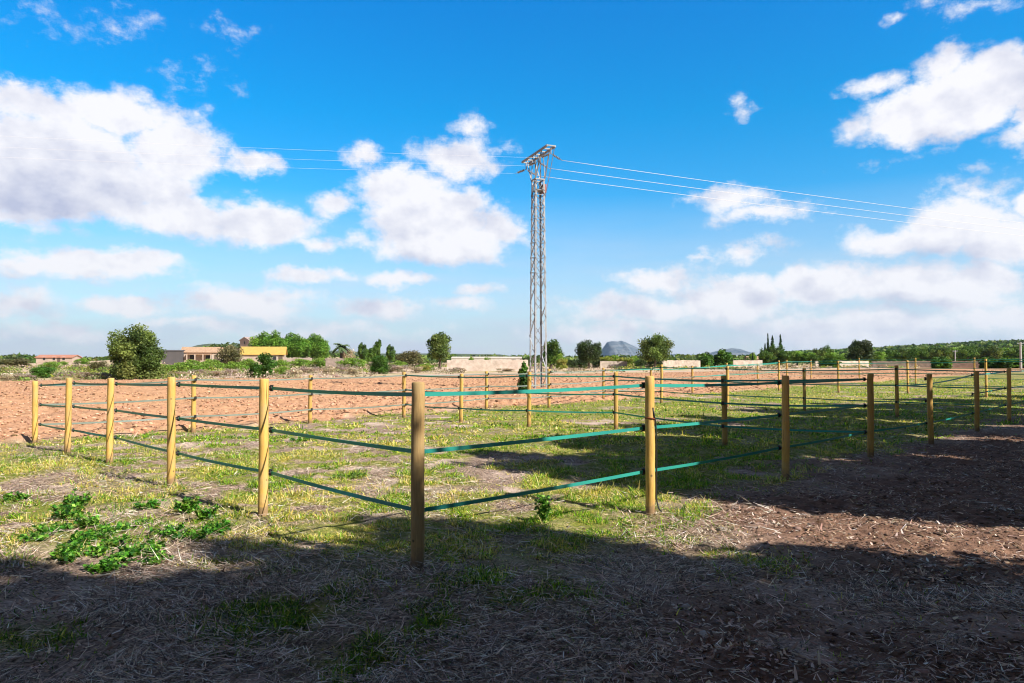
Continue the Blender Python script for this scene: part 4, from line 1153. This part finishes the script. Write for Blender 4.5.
wofs = vm('MULTIPLY', vm('SUBTRACT', wn.outputs['Color'], (.5, .5, .5)).outputs[0], (.10, .065, 0)).outputs[0]
UVW = vm('ADD', UV, wofs).outputs[0]
def lonlat(px, py):
    d = ray(px, py).normalized(); return math.atan2(d.x, d.y), math.asin(d.z)
CL = [ # px, py, rx, ry, strength
 # big left cumulus
 (60, 150, 110, 62, 1.0), (130, 110, 80, 30, .9), (20, 175, 110, 55, 1), (180, 150, 55, 42, .9), (30, 100, 50, 28, .8), (120, 185, 90, 40, .9), (20, 215, 90, 16, .6),
 (255, 168, 40, 17, .8), (15, 78, 14, 8, .5),
 (180, 215, 80, 28, .9), (260, 222, 75, 28, 1), (330, 242, 50, 12, .6),
 # centre cumulus
 (430, 215, 75, 48, 1), (455, 155, 52, 24, .7), (475, 130, 22, 14, .5), (370, 150, 26, 13, .6), (335, 200, 30, 16, .6), (395, 185, 56, 30, .9), (440, 245, 84, 26, 1), (495, 235, 34, 26, .7), (505, 150, 18, 6, .25),
 # low left
 (85, 262, 100, 20, 1), (150, 262, 40, 12, .7), (20, 262, 50, 14, .8), (130, 305, 52, 13, .9), (20, 300, 60, 20, .6), (240, 300, 85, 19, .75), (305, 279, 36, 10, .9), (395, 282, 40, 9, .9), (380, 308, 60, 13, .8), (480, 292, 30, 9, .6), (460, 306, 34, 9, .6), (345, 280, 18, 7, .5), (60, 330, 110, 12, .5), (300, 330, 150, 12, .45), (180, 322, 60, 8, .5),
 # right
 (730, 203, 48, 18, .8), (760, 218, 60, 13, .7), (800, 215, 26, 6, .4), (690, 200, 16, 9, .3), (735, 255, 34, 12, .6), (705, 260, 22, 6, .4), (770, 246, 22, 8, .2), (660, 280, 60, 17, .8), (736, 103, 17, 10, .42),
 (740, 300, 95, 28, .8), (820, 290, 75, 28, .85), (900, 285, 90, 30, .9), (970, 290, 80, 30, .9), (860, 330, 150, 26, .7), (640, 310, 95, 17, .75), (600, 332, 100, 15, .6), (1010, 320, 70, 24, .7),
 (930, 115, 100, 38, 1), (960, 95, 70, 38, .9), (1000, 80, 60, 40, 1), (945, 70, 36, 24, .6), (880, 85, 42, 16, .6), (1040, 110, 50, 45, 1), (870, 130, 34, 20, .6), (1010, 140, 40, 16, .5),
 (900, 235, 75, 22, .8), (960, 220, 80, 34, 1), (1010, 235, 60, 36, 1), (985, 190, 40, 18, .6), (1045, 200, 30, 20, .8),
 (925, 5, 26, 10, .35), (985, 6, 55, 9, .35), (890, 22, 12, 6, .3), (975, 168, 10, 5, .2), (1020, 155, 12, 7, .3), (900, 160, 40, 5, .2),
 # wisps
 (62, 24, 30, 15, .13), (135, 26, 20, 8, .08), (230, 36, 16, 9, .10), (185, 70, 14, 6, .06), (235, 84, 9, 6, .13),
]
f = None; shade = None
for (px, py, rx, ry, s) in CL:
    u, v_ = lonlat(px, py); u2, _ = lonlat(px+rx, py); _, v2 = lonlat(px, py-ry)
    iu, iv = 1/max(abs(u2-u), 1e-4), 1/max(abs(v2-v_), 1e-4)
    a = vm('MULTIPLY_ADD', UVW, (iu, iv, 0), (-u*iu, -v_*iv, 0)).outputs[0]
    ln = vm('LENGTH', a).outputs['Value']
    k = s*(.55+.45*min(ry/40, 1.2))
    e = math_(nt, 'MULTIPLY_ADD', ln, -k, k)
    f = e if f is None else math_(nt, 'SMOOTH_MAX', f, e, .12) if False else math_(nt, 'MAXIMUM', f, e)
def cnoise(vec, sc, det, rgh=.6):
    n = nt.nodes.new("ShaderNodeTexNoise"); n.inputs['Scale'].default_value = sc; n.inputs['Detail'].default_value = det; n.inputs['Roughness'].default_value = rgh
    nt.links.new(vec, n.inputs['Vector']); return n.outputs['Fac']
n1 = cnoise(stretch, 26, 9, .66)
fld = math_(nt, 'ADD', f, math_(nt, 'MULTIPLY_ADD', n1, .95, -.425))
alpha = nt.nodes.new("ShaderNodeMapRange"); alpha.interpolation_type = 'SMOOTHSTEP'
alpha.inputs['From Min'].default_value = 0.0; alpha.inputs['From Max'].default_value = .42
nt.links.new(fld, alpha.inputs['Value']); AL = alpha.outputs[0]
# relief of the billows: compare the noise with itself a little towards the sun
UVs = vm('ADD', stretch, (.012, .028, 0)).outputs[0]
n2 = cnoise(UVs, 12, 5, .55); n3 = cnoise(stretch, 12, 5, .55)
rel = math_(nt, 'SUBTRACT', n2, n3)
under = None
for (px, py, rx, ry, s) in [(30, 195, 120, 32, 1.0), (60, 150, 60, 14, .35), (60, 280, 110, 9, .5), (960, 150, 90, 22, .5), (1010, 105, 70, 24, .5), (930, 250, 90, 18, .45), (440, 268, 80, 12, .4), (200, 245, 90, 12, .35), (915, 308, 70, 11, .9), (450, 225, 60, 14, .2), (860, 250, 40, 10, .4), (650, 296, 60, 8, .4), (800, 322, 110, 12, .4)]:
    u, v_ = lonlat(px, py); u2, _ = lonlat(px+rx, py); _, v2 = lonlat(px, py-ry)
    iu, iv = 1/abs(u2-u), 1/abs(v2-v_)
    a = vm('MULTIPLY_ADD', UVW, (iu, iv, 0), (-u*iu, -v_*iv, 0)).outputs[0]
    e = math_(nt, 'MULTIPLY', math_(nt, 'SUBTRACT', 1.3, vm('LENGTH', a).outputs['Value'], clamp=True), s)
    under = e if under is None else math_(nt, 'MAXIMUM', under, e)
sh = math_(nt, 'MULTIPLY_ADD', rel, 2.4, math_(nt, 'MULTIPLY', under, .75), clamp=False)
sh = math_(nt, 'ADD', sh, .08, clamp=True)
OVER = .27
EXPO = .78
E = 2**EXPO
def lin(r, g, b):
    return tuple(((c/255+.055)/1.055)**2.4 if c > 10 else c/255/12.92 for c in (r, g, b))
cw = tuple(c*1.08/E/.1 for c in lin(251, 249, 252)); cs_ = tuple(c/E/.1 for c in lin(198, 202, 226))
cloud = mixc(nt, sh, cw, cs_)
# deepen the clear air overhead the way the camera recorded it
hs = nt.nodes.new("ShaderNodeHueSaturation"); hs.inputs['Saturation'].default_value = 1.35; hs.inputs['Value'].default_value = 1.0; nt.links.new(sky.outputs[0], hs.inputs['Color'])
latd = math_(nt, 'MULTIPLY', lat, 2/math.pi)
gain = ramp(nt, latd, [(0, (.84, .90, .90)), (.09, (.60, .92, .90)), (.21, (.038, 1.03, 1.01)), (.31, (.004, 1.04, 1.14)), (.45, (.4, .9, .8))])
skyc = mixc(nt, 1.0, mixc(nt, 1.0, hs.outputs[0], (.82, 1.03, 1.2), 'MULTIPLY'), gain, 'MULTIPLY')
# thin bright veil low on the horizon
veil = nt.nodes.new("ShaderNodeMapRange"); veil.inputs['From Min'].default_value = R(13); veil.inputs['From Max'].default_value = R(.5); veil.inputs['To Max'].default_value = .85
nt.links.new(lat, veil.inputs['Value'])
vn_ = cnoise(vm('MULTIPLY', UV, (1, 5, 1)).outputs[0], 7, 5, .55)
vf = math_(nt, 'MULTIPLY', veil.outputs[0], math_(nt, 'MULTIPLY_ADD', vn_, 1.1, .5), clamp=True)
skyv = mixc(nt, vf, skyc, tuple(c/E/.1 for c in lin(220, 227, 243)))
AL2 = math_(nt, 'MULTIPLY', AL, .96)
alon = math_(nt, 'ABSOLUTE', lon)
def mr(v, a, b):
    n = nt.nodes.new("ShaderNodeMapRange"); n.interpolation_type = 'SMOOTHSTEP'; n.inputs['From Min'].default_value = a; n.inputs['From Max'].default_value = b
    nt.links.new(v, n.inputs['Value']); return n.outputs[0]
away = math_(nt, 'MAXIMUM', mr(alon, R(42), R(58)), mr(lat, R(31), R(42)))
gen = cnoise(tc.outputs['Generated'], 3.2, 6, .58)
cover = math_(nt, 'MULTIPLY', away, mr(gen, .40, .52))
fill_cloud = mixc(nt, mr(gen, .45, .7), tuple(c_*OVER/E/.1 for c_ in (.62, .42, .32)), tuple(c_*OVER/E/.1 for c_ in (.37, .24, .17)))  # unseen dim warm cloud cover, added to tone the light in the shade
skyall = mixc(nt, cover, mixc(nt, AL2, skyv, cloud), fill_cloud)
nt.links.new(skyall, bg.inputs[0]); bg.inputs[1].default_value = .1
nt.links.new(bg.outputs[0], out.inputs[0])

# ------------------------------------------------------------------ render settings
scene.render.engine = 'CYCLES'
c = scene.cycles
c.use_denoising = True
c.filter_width = 1.1
try: c.denoiser = 'OPENIMAGEDENOISE'
except Exception: pass
c.use_adaptive_sampling = True; c.adaptive_threshold = .015
c.max_bounces = 6; c.diffuse_bounces = 3; c.glossy_bounces = 2; c.transmission_bounces = 4; c.transparent_max_bounces = 6; c.volume_bounces = 0
c.caustics_reflective = False; c.caustics_refractive = False
vs = scene.view_settings; vs.view_transform = 'Standard'; vs.look = 'None'; vs.gamma = 1; vs.exposure = EXPO; vs.use_curve_mapping = False
scene.render.resolution_x = 1024; scene.render.resolution_y = 683
